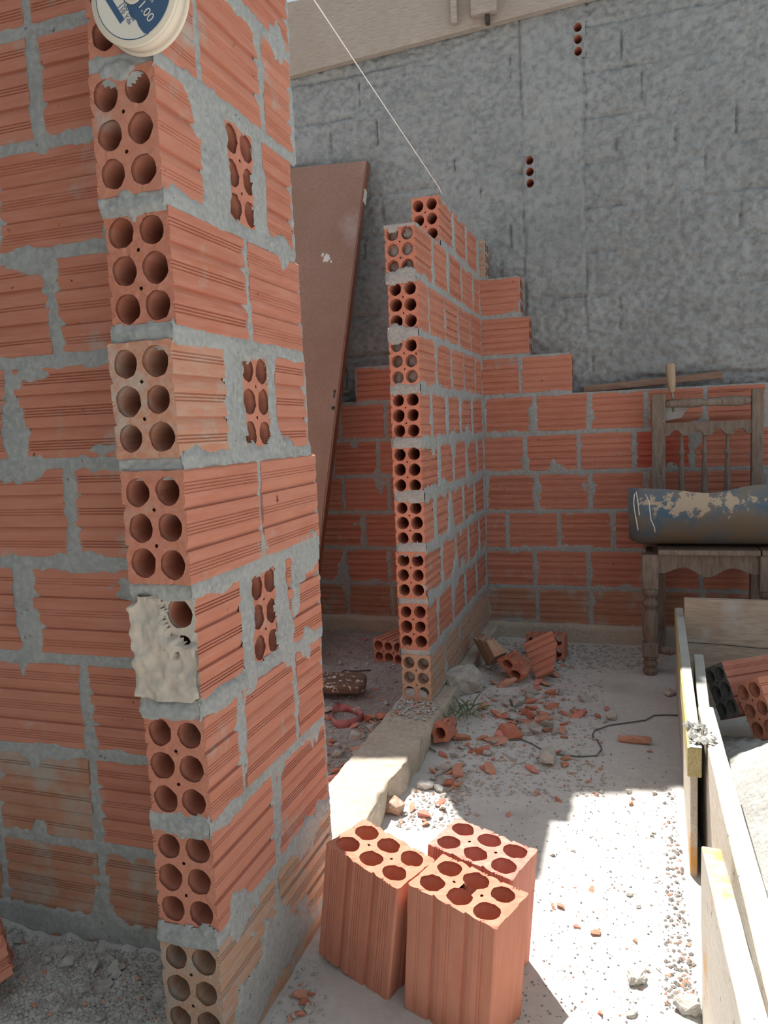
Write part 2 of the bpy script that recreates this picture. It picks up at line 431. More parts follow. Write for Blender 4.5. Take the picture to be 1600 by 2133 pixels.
brick_n = 0
def lay(parent, x0, x1, y0, y1, z0, along, seed=None, holes=True, sc=1.0, mats=None, jit=1.0, endmat=0, chip=1.0, rot=0, coarse=False):
    """one brick of a wall: box x0..x1, y0..y1, base z0; along = 'x' | 'y' is the axis of its length"""
    global brick_n; brick_n += 1
    L = ((x1-x0) if along == 'x' else (y1-y0))/sc
    sd_ = (brick_n*7) % 9 if seed is None else seed
    me = brick_mesh(L, sd_, holes, mats, chip, endmat=endmat, coarse=coarse)
    o = bpy.data.objects.new('brick', me); COL.objects.link(o); o.parent = parent
    r = rnd
    j = .0014*jit
    o.location = ((x0+x1)/2+r.uniform(-j, j), (y0+y1)/2+r.uniform(-j, j), z0+BH*sc/2+r.uniform(-j, j))
    flip = math.pi if r.random() < .5 else 0
    rz = (math.pi/2 if along == 'x' else 0) + flip + r.uniform(-.008, .008)*jit + rot
    o.rotation_euler = (r.uniform(-.006, .006)*jit, r.uniform(-.008, .008)*jit, rz)
    o.scale = (sc, sc, sc)
    return o

# ------------------------------------------------------------------ floor and ground
def floor_z(x, y):
    x = np.asarray(x, float); y = np.asarray(y, float)
    z = FLOOR + .006*fbm(x, y, .5, 3, 3) + .0035*fbm(x, y, .09, 8, 4, .6) + .0012*fbm(x, y, .022, 18, 2)
    # rubble bank along the left wall
    bank = np.clip((-1.00-y)/.10, 0, 1)*np.clip((.03-x)/.10, 0, 1)*np.clip((y+1.75)/.4, 0, 1)
    z = z + bank*(.032 + .022*fbm(x, y, .07, 55, 4, .6))
    # heap by the middle wall
    heap = np.exp(-(((x-.10)/.16)**2+((y-.42)/.42)**2))
    z = z + np.where(x > -.02, heap*(.030+.02*fbm(x, y, .06, 61, 4, .6)), 0)
    # loose soil in the room beyond the pier
    room = np.clip((-.10-x)/.06, 0, 1)*np.clip((y+.95)/.1, 0, 1)
    z = z + room*(.012*fbm(x, y, .08, 71, 4, .6)+.01)
    # crumbs against the planks
    pl = np.exp(-((x-.665)/.045)**2)*np.clip((y+1.3)/.1, 0, 1)*np.clip((-.2-y)/.1, 0, 1)
    z = z + pl*(.010+.010*fbm(x, y, .035, 81, 3))
    return z
fl = empty('floor', (0, 0, FLOOR), 'dusty grey cement floor strewn with crumbs, partly in sun', 'floor', kind='structure')
mb = MB()
gx = np.linspace(-1.7, 1.7, 290); gy = np.linspace(-2.3, 1.06, 290)
X, Y = np.meshgrid(gx, gy, indexing='ij')
P = np.stack([X, Y, floor_z(X, Y)], -1)
cx = (X[:-1, :-1]+X[1:, 1:])/2; cy = (Y[:-1, :-1]+Y[1:, 1:])/2
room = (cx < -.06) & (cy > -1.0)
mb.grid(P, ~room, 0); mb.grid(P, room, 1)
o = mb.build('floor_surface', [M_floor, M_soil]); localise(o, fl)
g = MB(); g.add([(-14, -16, -.14), (14, -16, -.14), (14, 14, -.14), (-14, 14, -.14)], [(0, 1, 2, 3)])
o = g.build('ground', M_floor); tag(o, 'pale bare ground around the building site', 'ground', kind='structure')
FT = P[..., 2].copy(); FX0, FY0, FDX, FDY = gx[0], gy[0], gx[1]-gx[0], gy[1]-gy[0]
def fz(x, y):
    a = min(max((x-FX0)/FDX, 0), FT.shape[0]-1.001); b = min(max((y-FY0)/FDY, 0), FT.shape[1]-1.001)
    i, j = int(a), int(b); a -= i; b -= j
    return float((FT[i, j]*(1-a)+FT[i+1, j]*a)*(1-b)+(FT[i, j+1]*(1-a)+FT[i+1, j+1]*a)*b)

# ------------------------------------------------------------------ rough-cast back wall
YB = 1.055
wr = empty('wall_back', (0, YB, FLOOR), 'tall grey roughcast wall behind the new brickwork', 'wall', kind='structure')
mb = MB()
cell = .0065
gx = np.arange(-1.0, 1.32, cell); gz = np.arange(-.08, 2.56, cell)
X, Z = np.meshgrid(gx, gz, indexing='ij')
pit = .166; row = np.floor((Z+.03+.006*fbm(X, Z, .5, 5))/pit); fr = (Z+.03+.006*fbm(X, Z, .5, 5)) - row*pit
bx = (X + (row % 2)*.105 + .02*hash2(row, row*0+3, 9)) % .21
lm = np.clip(fbm(X, Z, .35, 12, 3)*2.6+.6, 0, 1)
djz = np.minimum(fr, pit-fr); djx = np.minimum(bx, .21-bx)
wob = .003*fbm(X, Z, .03, 44, 3)
h = .008*fbm(X, Z*1.5, .05, 1, 4, .75) + .008*np.minimum(fbm(X, Z*1.6, .024, 2, 2, .6), .25) + .006*fbm(X, Z, .3, 3, 2)
h += -.013*lm*np.exp(-((djz+wob)/.007)**2)
cellid = hash2(np.floor((X + (row % 2)*.105 + .02*hash2(row, row*0+3, 9))/.21), row, 77)
slot = np.where(cellid > .1, 1.0, 0.0)
h += -(.003*lm+.016*slot*np.clip(fbm(X, Z, .05, 66, 2)*4+.8, 0, 1)*np.clip((djz-.02)/.02, 0, 1))*np.exp(-((djx+wob)/.0055)**2)
incol = (X > .165) & (X < .40) & (Z > 1.35)
hcol = .0022*fbm(X, Z, .09, 15, 4, .55)+.003
h = np.where(incol, hcol, h)
for xe in (.165, .40):
    h += -.011*np.exp(-((X-xe-.008*fbm(X, Z, .08, 91, 3))/.006)**2)*(Z > 1.15)*np.clip(fbm(X, Z, .12, 95, 2)*2+.6, 0, 1)
# places where a brick end shows three bores
ends = [at(1204, 82, 'y', YB), at(1104, 358, 'y', YB)]
keep = np.ones((len(gx)-1, len(gz)-1), bool)
cxm = (X[:-1, :-1]+X[1:, 1:])/2; czm = (Z[:-1, :-1]+Z[1:, 1:])/2
for e in ends:
    keep &= ~((abs(cxm-e.x) < .021) & (abs(czm-e.z) < .062))
    h += .0*h
P = np.stack([X, YB-h, Z], -1)
mb.grid(P, keep)
# grid() in (x, z) order faces -y
o = mb.build('roughcast', M_plaster); localise(o, wr)
mb = MB(); mb.box(-2.0, 2.2, YB+.075, YB+.17, -.14, 2.45)
for x0, x1 in ((-2.0, -.99), (1.30, 2.2)): mb.box(x0, x1, YB, YB+.075, -.14, 2.45)
mb.box(-.99, 1.30, YB+.01, YB+.075, 2.40, 2.45)
o = mb.build('wall_core', M_plaster); localise(o, wr)
def end_plate(e):
    """end of an old brick: three bores in a strip of clay and mortar"""
    q = MB(); w, hh = .027, .068
    outer = [(-w, -hh), (w, -hh), (w, hh), (-w, hh)]; hs = []
    for cz in (-.043, 0, .043):
        hs.append([(.0155*math.cos(2*math.pi*k/16)*rnd.uniform(.93, 1.05), cz+.0165*math.sin(2*math.pi*k/16)) for k in range(16)])
    pts = []; ed = []
    for lp in [outer]+hs:
        oo = len(pts); pts += [Vector(p) for p in lp]; ed += [(oo+i, oo+(i+1) % len(lp)) for i in range(len(lp))]
    vo, _, fo, orig, _, _ = geometry.delaunay_2d_cdt(pts, ed, [], 0, 1e-7)
    tr = [f for f in fo if not any(inside((sum(vo[i][0] for i in f)/3, sum(vo[i][1] for i in f)/3), hp) for hp in hs)]
    q.add([(p[0], 0, p[1]) for p in vo], tr, 0)
    for hp in hs:
        n = len(hp)
        q.add([(x, 0, z) for x, z in hp]+[(x, .07, z) for x, z in hp], [(i, (i+1) % n, n+(i+1) % n, n+i) for i in range(n)]+[tuple(range(n, 2*n))], 1, False)
    o = q.build('brick', [M_plaster, M_brick]); o.location = (e.x, YB-.001, e.z); localise(o, wr)
for e in ends: end_plate(e)

# unseen walls added left of and behind the camera to darken the shaded side
mb = MB(); mb.box(-1.30, -1.15, -3.6, -1.0, -.14, 2.6); o = mb.build('wall_shade_left', M_plaster); tag(o, 'added grey roughcast side wall, out of view, shading the near brick wall', 'wall', kind='structure')
mb = MB(); mb.box(-1.30, 2.4, -3.75, -3.6, -.14, 2.6); o = mb.build('wall_shade_behind', M_plaster); tag(o, 'added grey roughcast wall behind the camera, out of view, cutting skylight', 'wall', kind='structure')
# ------------------------------------------------------------------ formwork boards along the top of the wall
t = empty('formwork_board', (-.3, YB-.02, 2.33), 'long weathered formwork board fixed along the top of roughcast wall', 'board')
mb = MB(); a = at(600, 8, 'y', 1.03); b = at(645, 0, 'y', 1.03)
zl = at(605, 160, 'y', 1.02).z; zr = at(1210, 0, 'y', 1.02).z
sl = (zr-zl)/1.21
poly = [(-1.5, zl+sl*(-.69)), (1.5, zl+sl*2.2), (1.5, 2.47), (.5, 2.51), (-.02, 2.54), (-.18, 2.60), (-.60, 2.60), (-1.5, 2.615)]
mb.prism(poly, 1.010, 1.044)
o = mb.build('board_face', M_form, bevel=.002); localise(o, t)
def px_box(u0, u1, v0, v1, y0, y1):
    q = MB(); a = at(u0, v0, 'y', y0); b = at(u1, v1, 'y', y0); q.box(a.x, b.x, y0, y1, b.z, a.z); return q
o = px_box(936, 952, -60, 45, .985, 1.010).build('cleat', M_form, bevel=.002); localise(o, t)
o = tag(px_box(978, 1034, -70, 20, .972, 1.009).build('short_board', M_form, bevel=.002), 'short pale board end nailed across the long formwork board', 'board')
o = tag(px_box(1010, 1019, 20, 46, .985, 1.0095).build('bent_nail', M_dark), 'dark iron pin below the short board end', 'nail')
# unseen raked board added above; its edge shapes the sunlit line on the floor
mb = MB()
mb.prism([(-.62, 2.648), (-.58, 2.603), (-.19, 2.603), (-.17, 2.605), (-.313, 2.664), (-.80, 2.848), (-1.15, 2.98), (-1.15, 2.66)], 1.000, 1.058)
o = mb.build('raked_shade_board', M_form, bevel=.002); localise(o, t)

# ------------------------------------------------------------------ new brickwork lining the back wall
YN = .953; PP = .155
wl_ = empty('wall_back_lining', (0, YN, 0), 'stepped new brickwork laid in front of the roughcast wall', 'wall', kind='structure')
mbm = MB(); rects = []
head = .017
XL, XR = -1.02, 1.42
tops = {9: (-.05, .157), 8: (-.05, .188), 7: (-.55, .348), 10: (-.045, .022)}
ux0 = -1.05
holes_mats = {}
for c in range(1, 11):
    z0 = (c-1)*PP; zt = z0+BH
    lo, hi = tops.get(c, (XL, XR))
    joints = {1: .21, 2: .41, 3: .30, 4: .215, 5: .38, 6: .215, 7: .144, 8: .188, 9: .157, 10: .022}[c]
    xs = joints
    while xs > lo: xs -= .207
    if c in (8, 9): xs = -.05 if c == 9 else -.009
    spans = []
    x = xs
    while x < hi-.02:
        spans.append((x, min(x+.19, hi) if c >= 7 else x+.19)); x += .207
    if c == 8: spans = [(-.05, -.018), (-.002, .188)]
    if c == 9: spans = [(-.033, .157)]
    if c == 10: spans = [(-.05, .022)]
    if c == 7: spans = [(-.545, -.355), (-.338, -.148), (-.05, .144), (.157, .348)]
    for (a, b) in spans:
        if b-a < .02 or a > 1.36: continue
        m_ = None
        k = rnd.random()
        if c == 3 and .19 < a < .29: m_ = [M_brick_red]
        elif c == 5 and .55 < a < .75: m_ = [M_brick_red]
        elif c == 10: m_ = [M_brick_pale]
        elif c == 1: m_ = [M_brick_dull]
        lay(wl_, a, b, YN, YN+.088, z0, 'x', holes=True, jit=.8, mats=m_, coarse=True)
        rects.append((a-ux0, b-ux0, z0+.001, zt-.001))
        if not (c >= 7 and (a, b) == spans[-1]) and not (c == 7 and b < -.2 and False): mbm.box(b-.002, b+head+.002, YN+.005, YN+.086, z0, zt)
    mbm.box(spans[0][0]-.01, spans[-1][1]+(.0 if c >= 7 else .01), YN+.005, YN+.086, zt-.002, zt+(PP-BH)+.001) if c < 6 else None
    if c == 6: mbm.box(spans[0][0]-.01, .348, YN+.005, YN+.086, zt-.002, zt+.016)
    if c == 7: mbm.box(-.05, .19, YN+.005, YN+.086, zt-.002, zt+.016)
    if c == 8: mbm.box(-.05, .16, YN+.005, YN+.086, zt-.002, zt+.016)
    if c == 9: mbm.box(-.05, .03, YN+.005, YN+.086, zt-.002, zt+.016)
def m_lin(u, v):
    x = u+ux0; q = v-(BH-PP)
    lim = np.where(q > 9*PP, .020, np.where(q > 8*PP, .155, np.where(q > 7*PP, .186, np.where(q > 6*PP, .346, 1.33))))
    low = np.where(q > 7*PP, -.05, np.where(q > 6*PP, -.545, -1.05))
    return (x < lim) & (x > low) & (v < 9*PP+.138)
def px_smear(u, v, ru, rv, amp): p = at(u, v, 'y', YN); return (p.x-ux0, p.z, ru, rv, amp)
sm = [px_smear(790, 1010, .03, .075, .05), px_smear(735, 1100, .03, .06, .03), px_smear(715, 1200, .045, .075, .04), px_smear(775, 870, .025, .05, .03), px_smear(740, 940, .03, .06, .03),
      px_smear(1105, 870, .03, .06, .02), px_smear(1160, 960, .05, .055, .035), px_smear(1265, 940, .02, .05, .02), px_smear(1400, 950, .03, .07, .02),
      px_smear(1215, 1010, .018, .05, .02), px_smear(1110, 1030, .015, .04, .015), px_smear(1035, 1340, .1, .02, .02), px_smear(1330, 1040, .03, .05, .03),
      px_smear(1000, 1260, .03, .08, .03), px_smear(1080, 1290, .1, .02, .02), px_smear(1450, 900, .04, .06, .03)]
mortar_sheet(mbm, (ux0, YN, 0), (1, 0, 0), (0, 0, 1), (0, -1, 0), 2.38, 10*PP, .006, rects, 101, .010, -.0015, sm, recess=.004, mask=m_lin)
o = mbm.build('mortar', M_mortar); localise(o, wl_)
for ch in list(wl_.children):
    if ch.name.startswith('brick'): ch.matrix_parent_inverse = wl_.matrix_basis.inverted()
# ledge of footing concrete under it
def slab_noise(name, x0, x1, y0, y1, z0, z1, m, seed, amp=.006, cell=.012, taper=None):
    """block with worn uneven faces (top and sides as displaced grids)"""
    q = MB()
    bm = bmesh.new()
    nx, ny, nz = (max(1, int((b-a)/cell)) for a, b in ((x0, x1), (y0, y1), (z0, z1)))
    idx = {}
    def vert(i, j, k):
        key = (i, j, k)
        if key not in idx:
            x, y, z = x0+(x1-x0)*i/nx, y0+(y1-y0)*j/ny, z0+(z1-z0)*k/nz
            # round the long edges
            idx[key] = bm.verts.new((x, y, z))
        return idx[key]
    for i in range(nx):
        for j in range(ny):
            bm.faces.new([vert(i, j, nz), vert(i+1, j, nz), vert(i+1, j+1, nz), vert(i, j+1, nz)])
            bm.faces.new([vert(i, j, 0), vert(i, j+1, 0), vert(i+1, j+1, 0), vert(i+1, j, 0)])
    for i in range(nx):
        for k in range(nz):
            bm.faces.new([vert(i, 0, k), vert(i+1, 0, k), vert(i+1, 0, k+1), vert(i, 0, k+1)])
            bm.faces.new([vert(i, ny, k), vert(i, ny, k+1), vert(i+1, ny, k+1), vert(i+1, ny, k)])
    for j in range(ny):
        for k in range(nz):
            bm.faces.new([vert(0, j, k), vert(0, j, k+1), vert(0, j+1, k+1), vert(0, j+1, k)])
            bm.faces.new([vert(nx, j, k), vert(nx, j+1, k), vert(nx, j+1, k+1), vert(nx, j, k+1)])
    co = np.array([v.co for v in bm.verts])
    n1 = fbm(co[:, 0]+co[:, 2]*1.7, co[:, 1]+co[:, 2]*.6, .12, seed, 4, .55); n2 = fbm(co[:, 1]*1.3+co[:, 2], co[:, 0]+co[:, 2]*1.4, .05, seed+7, 3, .6)
    bm.normal_update()
    for v, a, b in zip(bm.verts, n1, n2):
        v.co += v.normal*float(amp*a+amp*.6*b)
        if taper: v.co = Vector(taper(v.co))
    for f in bm.faces: f.smooth = True
    me = bpy.data.meshes.new(name); bm.to_mesh(me); bm.free(); me.materials.append(m)
    o = bpy.data.objects.new(name, me); COL.objects.link(o); return o
o = slab_noise('footing_back', XL, 1.42, YN-.025, YN+.10, -.12, .002, M_footing, 201, .005, .02)
tag(o, 'low concrete footing ledge under the new brickwork', 'footing', kind='structure')

# ------------------------------------------------------------------ middle partition wall
wm = empty('wall_middle', (-.045, 0, 0), 'unfinished single-brick partition ending in hollow brick ends', 'wall', kind='structure')
mbm = MB(); rects = []; rl = []
end_top = [446, 565.6, 678, 794, 912.5, 1028, 1137.5, 1248, 1350]
for c in range(1, 11):
    z0 = (c-1)*PP
    ys = 0.0
    lst = []
    if c == 10: y = .312
    else: y = rnd.uniform(-.006, .006)
    first = .19 if c % 2 else .115
    if c == 10: first = .19
    x_off = {10: -.002, 9: -.001, 1: .001}.get(c, rnd.uniform(-.003, .003))
    L = first
    while y < .935:
        y1 = min(y+L, .948)
        if y1-y > .03:
            m_ = [M_brick_pale] if (c == 1) else None
            lay(wm, -.09+x_off, x_off, y, y1, z0, 'y', mats=m_, jit=.9)
            rects.append(((y if y > .03 and y != .312 else y-.03)+.02, y1+.02, z0+.001, z0+BH-.001))
            mbm.box(-.085, -.005, y1-.002, y1+.016, z0, z0+BH)
        y = y1+.0135; L = .19
    if c < 10:
        ya = .004 if c < 9 else .31
        mbm.box(-.086, -.004, ya, .948, z0+BH-.002, z0+PP+.001)
def m_mid(u, v): return (u > .02) & (u < .97) & ((v < 8*PP+BH) | (u > .335)) & (v < 9*PP+.135)
def ps(u, v, ru, rv, amp): p = at(u, v, 'x', 0); return (p.y+.02, p.z, ru, rv, amp)
sm = [ps(905, 960, .04, .08, .03), ps(925, 1010, .06, .05, .025), ps(950, 1200, .05, .09, .04), ps(940, 1080, .05, .08, .03), ps(965, 1150, .05, .08, .03),
      ps(980, 1000, .05, .2, .02), ps(975, 890, .05, .1, .02), ps(945, 920, .05, .05, .02), ps(940, 1400, .1, .06, .02)]
mortar_sheet(mbm, (0, -.02, 0), (0, 1, 0), (0, 0, 1), (1, 0, 0), .98, 10*PP, .005, rects, 131, .012, -.0005, sm, recess=.003, mask=m_mid)
mortar_sheet(mbm, (-.09, -.02, 0), (0, 1, 0), (0, 0, 1), (-1, 0, 0), .98, 10*PP, .012, rects, 133, .010, -.002, [], recess=.003, mask=m_mid)
# end face: bed joints and blobs between the bored ends
er = [(-.02, .11, (c-1)*PP+.001, (c-1)*PP+BH-.001) for c in range(1, 10)]
def pe(u, v, ru, rv, amp): p = at(u, v, 'y', 0); return (p.x+.09, p.z, ru, rv, amp)
sme = [pe(823, 700, .03, .04, .03), pe(822, 745, .02, .02, .016), pe(815, 478, .015, .014, .02), pe(850, 1400, .05, .01, .01), pe(855, 985, .006, .05, .012), pe(862, 1445, .06, .035, .04), pe(845, 560, .04, .01, .012)]
mortar_sheet(mbm, (-.09, -.001, 0), (1, 0, 0), (0, 0, 1), (0, -1, 0), .09, 9*PP, .0035, er, 137, .004, -.0015, sme, recess=.001, rough=1.5, mask=lambda u, v: v < 8*PP+BH-.004)
o = mbm.build('mortar', M_mortar); localise(o, wm)
for ch in list(wm.children):
    if ch.name.startswith('brick'): ch.matrix_parent_inverse = wm.matrix_basis.inverted()
# cement plugs at the back of the bores of the lowest and of some upper ends
q = MB()
for c in (1, 7, 9):
    for cx in (-.0662, -.0238):
        for cz in (-.0445, 0, .0445):
            if c == 9 or c == 1 or (c == 7 and (cx < -.05 or cz < .02)):
                p0 = Vector((cx, .022+.012*rnd.random(), (c-1)*PP+BH/2+cz))
                n = 12; vs_ = [p0+Vector((0, -.007, -.006))]+[p0+Vector((.0165*math.cos(2*math.pi*k/n), rnd.uniform(-.003, .006), .0175*math.sin(2*math.pi*k/n))) for k in range(n)]
                q.add(vs_, [(0, 1+(k+1) % n, 1+k)[::-1] for k in range(n)], 0, True)
o = q.build('mortar_plugs', M_mortar); localise(o, wm)

# concrete sill on which the partition stands; it runs on through the doorway to the pier
def sill_taper(co):
    x, y, z = co
    if y < -.02:   # worn, broken right edge in the doorway
        k = max(0, x-.015)
        x -= k*(.35+1.0*float(fbm(np.array([y]), np.array([z*.8]), .16, 5, 4, .55)[0]))
    return (x, y, z)
o = slab_noise('footing_sill', -.105, .044, -.93, .95, -.13, -.004, M_footing, 207, .006, .009, sill_taper)
tag(o, 'worn concrete footing strip crossing the doorway below the partition', 'footing', kind='structure')

# ------------------------------------------------------------------ near pier and left wall
XP, YP, LP, SC = .038, -1.274, .1614, 1.045
W1, H1, L1 = BW*SC, BH*SC, BL*SC
XPL = XP-W1
YLF = -1.113; YLB = YLF+W1
wp = empty('wall_left', (XP, YP, FLOOR), 'near brick wall ending in a toothed pier of bored ends', 'wall', kind='structure')
mbm = MB(); rR = []; rE = []; rLf = []
def ycut(u, v): return at(u, v, 'x', XP).y
VO = -1.30  # v origin offset for the y axis of the right face
far = {-2: .884, -1: .884, 0: .903, 1: .893, 2: .886, 3: .868, 4: .872, 5: .884, 6: .878, 7: .878, 8: .88}
for i in range(-2, 9):
    ztop = 1.254-i*LP; z0 = ztop-H1
    yo = {0: -.004, 1: .002, 2: -.006, 3: -.010, 4: .004, 5: .002, 6: .003}.get(i, 0)
    xo = {0: .0, 1: .002, 2: -.002, 3: .003, 4: -.003, 5: .001}.get(i, 0)
    ym = {-2: [-1.08], -1: [-1.176, -.992], 0: None, 1: [-1.078], 2: None, 3: [-1.082], 4: None, 5: [-1.178, -.996], 6: [-1.087], 7: [-1.10], 8: [-1.06]}[i]
    cross = i in (0, 2, 4)
    yf = -far[i]
    mats = [M_brick_pale] if i in (7, 8) else None
    if cross:
        yend = {0: -1.180, 2: -1.152, 4: -1.145}[i]
        lay(wp, XPL+xo, XP+xo, YP+yo, yend, z0, 'y', sc=SC, jit=.8, mats=[M_brick_dusty] if i == 2 else ([M_brick, M_mortar_pale] if i == 4 else None), endmat=1 if i == 4 else 0)
        rR.append((YP-.03-VO, yend-VO, z0, ztop))
        # through-brick of the left wall: its bored end shows on this face
        cb = {0: (-1.113, -1.030), 2: (-1.106, -1.024), 4: (-1.120, -1.036)}[i]
        yc = sum(cb)/2
        lay(wp, XP-.003-L1, XP-.003, yc-W1/2, yc+W1/2, z0, 'x', sc=SC, jit=.5, chip=1.3)
        rR.append((yc-W1/2-VO, yc+W1/2-VO, z0, ztop))
        lay(wp, XPL, XP, -1.004, yf, z0, 'y', sc=SC, jit=.8); rR.append((-1.004-VO, yf-VO, z0, ztop))
        mbm.box(XPL+.006, XP-.012, yend-.002, yc-W1/2, z0, ztop); mbm.box(XPL+.006, XP-.008, yc+W1/2, -1.002, z0, ztop)
    else:
        y = YP+yo
        for k, yy in enumerate(ym+[yf]):
            y1 = yy-(.006 if k < len(ym) else 0)
            m_ = mats
            lay(wp, XPL+xo, XP+xo, y, y1, z0, 'y', sc=SC, jit=.8, mats=m_)
            rR.append(((y if y > YP+.03 else YP-.03)-VO, y1-VO, z0, ztop))
            if k < len(ym): mbm.box(XPL+.006, XP-.006, y1-.002, yy+.008, z0, ztop)
            y = yy+.006
    rE.append((-.02, W1+.02, z0, ztop))
    mbm.box(XPL+.003, XP-.0025, YP+.003, yf-.006, ztop-.002, ztop+(LP-H1)+.001)
    # left run
    xs = [-.168, -.383, -.60, -.81, -1.02] if cross else [XPL-.018, -.280, -.495, -.71, -.92, -1.13]
    if cross: segs = [(-.383+.008, -.168-.006)] + [(a+.008, b-.006) for a, b in ((-.60, -.383), (-.81, -.60), (-1.02, -.81))]
    else: segs = [(-.284+.008, XPL-.014)] + [(a+.008, b-.006) for a, b in ((-.495, -.284), (-.71, -.495), (-.92, -.71), (-1.13, -.92))]
    for (a, b) in segs:
        lay(wp, a, b, YLF, YLB, z0, 'x', sc=SC, jit=.8, mats=[M_brick_dull] if i >= 7 or (i == 6 and a < -.28) else None)
        rLf.append((a+1.15, b+1.15, z0, ztop)); mbm.box(a-.016, a+.002, YLF+.005, YLB-.004, z0, ztop)
    mbm.box(-1.13, XPL+.01, YLF+.005, YLB-.004, ztop-.002, ztop+(LP-H1)+.001)
def R(u, v, ru, rv, amp): p = at(u, v, 'x', XP); return (p.y-VO, p.z, ru, rv, amp)
smR = [R(450, 330, .035, .085, .05), R(545, 400, .008, .06, .01), R(430, 240, .02, .05, .03), R(575, 60, .03, .07, .03), R(590, 530, .02, .04, .03), R(580, 500, .05, .02, .015),
       R(590, 920, .06, .02, .02), R(640, 1160, .06, .05, .05), R(620, 1220, .03, .09, .05), R(600, 1330, .025, .06, .03), R(470, 1450, .05, .02, .02), R(520, 1420, .03, .03, .02), R(455, 1310, .02, .03, .016),
       R(505, 1530, .015, .07, .02), R(480, 1690, .04, .02, .015), R(590, 1660, .02, .08, .015), R(500, 1900, .03, .06, .04), R(545, 2000, .06, .09, .05), R(520, 2080, .05, .05, .05), R(600, 1930, .10, .06, .04), R(640, 1800, .06, .09, .03),
       R(482, 1830, .007, .075, .018), R(640, 1370, .03, .1, .02), R(660, 1600, .03, .12, .015), R(410, 240, .015, .04, .02), R(535, 1150, .05, .03, .02)]
def m_R(u, v):
    y = u+VO; i = np.clip(np.floor((1.254+.0-v)/LP).astype(int), -2, 8)
    lim = np.select([i == k for k in far], [-far[k]-.002 for k in far], -.88)
    return (y > YP-.001) & (y < lim) & (v < 1.254+2*LP)
mortar_sheet(mbm, (XP, VO, FLOOR), (0, 1, 0), (0, 0, 1), (1, 0, 0), .45, 1.64-FLOOR, .0036, [(a, b, c-FLOOR, d-FLOOR) for a, b, c, d in rR], 151, .008, -.001,
             [(a, b-FLOOR, c, d, e) for a, b, c, d, e in smR], recess=.003, mask=lambda u, v: m_R(u, v+FLOOR))
def E(u, v, ru, rv, amp): p = at(u, v, 'y', YP); return (p.x-XPL, p.z, ru, rv, amp)
smE = [E(255, 160, .028, .022, .03), E(265, 412, .012, .02, .016), E(285, 430, .05, .012, .012), E(278, 490, .007, .035, .014), E(235, 515, .012, .012, .012), E(305, 510, .016, .014, .016), E(262, 620, .014, .009, .012), E(260, 860, .008, .06, .006),
       E(300, 770, .008, .03, .01), E(290, 900, .05, .008, .008), E(330, 895, .010, .012, .012), E(360, 1060, .012, .010, .01), E(320, 985, .05, .012, .013), 
       E(350, 1480, .05, .012, .016), E(400, 1800, .012, .010, .013), E(415, 1855, .012, .014, .018), E(425, 1935, .010, .010, .014), E(345, 1795, .012, .008, .01), E(380, 1960, .06, .012, .012), E(390, 2125, .05, .015, .012)]
mortar_sheet(mbm, (XPL, YP-.0015, FLOOR), (1, 0, 0), (0, 0, 1), (0, -1, 0), W1, 1.60-FLOOR, .0028, [(a, b, c-FLOOR, d-FLOOR) for a, b, c, d in rE], 157, .0045, -.0015,
             [(a, b-FLOOR, c, d, e) for a, b, c, d, e in smE], recess=.001, thick=.004, rough=1.5)
mbp = MB()
smP = [E(308, 1320, .030, .058, .12), E(350, 1415, .07, .045, .14), E(312, 1268, .030, .025, .06), E(405, 1400, .035, .040, .09), E(345, 1345, .03, .033, .09)]
zP = 1.254-4*LP-H1
mortar_sheet(mbp, (XPL-.002, YP-.001, zP+.004), (1, 0, 0), (0, 0, 1), (0, -1, 0), W1+.002, H1-.006, .0026, [(-.02, W1+.02, -.02, H1+.02)], 159, .004, -.003,
             [(a+.002, b-zP-.004, c, d, e) for a, b, c, d, e in smP], recess=.001, thick=.0055, rough=2.4)
o = mbp.build('mortar_patch', M_mortar_pale); localise(o, wp)
def LW(u, v, ru, rv, amp): p = at(u, v, 'y', YLF); return (p.x+1.15, p.z, ru, rv, amp)
smL = [LW(75, 150, .012, .06, .02), LW(60, 560, .05, .02, .02), LW(100, 560, .02, .02, .025), LW(60, 790, .05, .02, .02), LW(150, 800, .03, .012, .018), LW(30, 900, .035, .05, .05), LW(130, 860, .04, .012, .014), LW(40, 990, .06, .03, .03), LW(220, 930, .05, .012, .02), LW(10, 1070, .02, .03, .02),
       LW(45, 1260, .022, .08, .05), LW(65, 1310, .03, .04, .025), LW(240, 1230, .04, .02, .02), LW(55, 1430, .014, .05, .03), LW(175, 1440, .012, .05, .015), LW(80, 1640, .03, .06, .04), LW(85, 1720, .02, .04, .03), LW(100, 1580, .08, .012, .012), LW(290, 1000, .02, .03, .02),
       LW(200, 1920, .25, .03, .03), LW(60, 1910, .2, .03, .03), LW(195, 1850, .012, .07, .015)]
mortar_sheet(mbm, (-1.15, YLF, FLOOR), (1, 0, 0), (0, 0, 1), (0, -1, 0), 1.15+XPL, 1.60-FLOOR, .0042, [(a, b, c-FLOOR, d-FLOOR) for a, b, c, d in rLf], 163, .009, -.002,
             [(a, b-FLOOR, c, d, e) for a, b, c, d, e in smL], recess=.0035)
o = mbm.build('mortar', M_mortar); localise(o, wp)
for ch in list(wp.children):
    if ch.name.startswith('brick'): ch.matrix_parent_inverse = wp.matrix_basis.inverted()
# capping brick that holds the mason's line, above the picture
o = lay(wp, XPL, XP, YP, YP+L1, 1.254+2*LP+.005, 'y', sc=SC); o.matrix_parent_inverse = wp.matrix_basis.inverted()

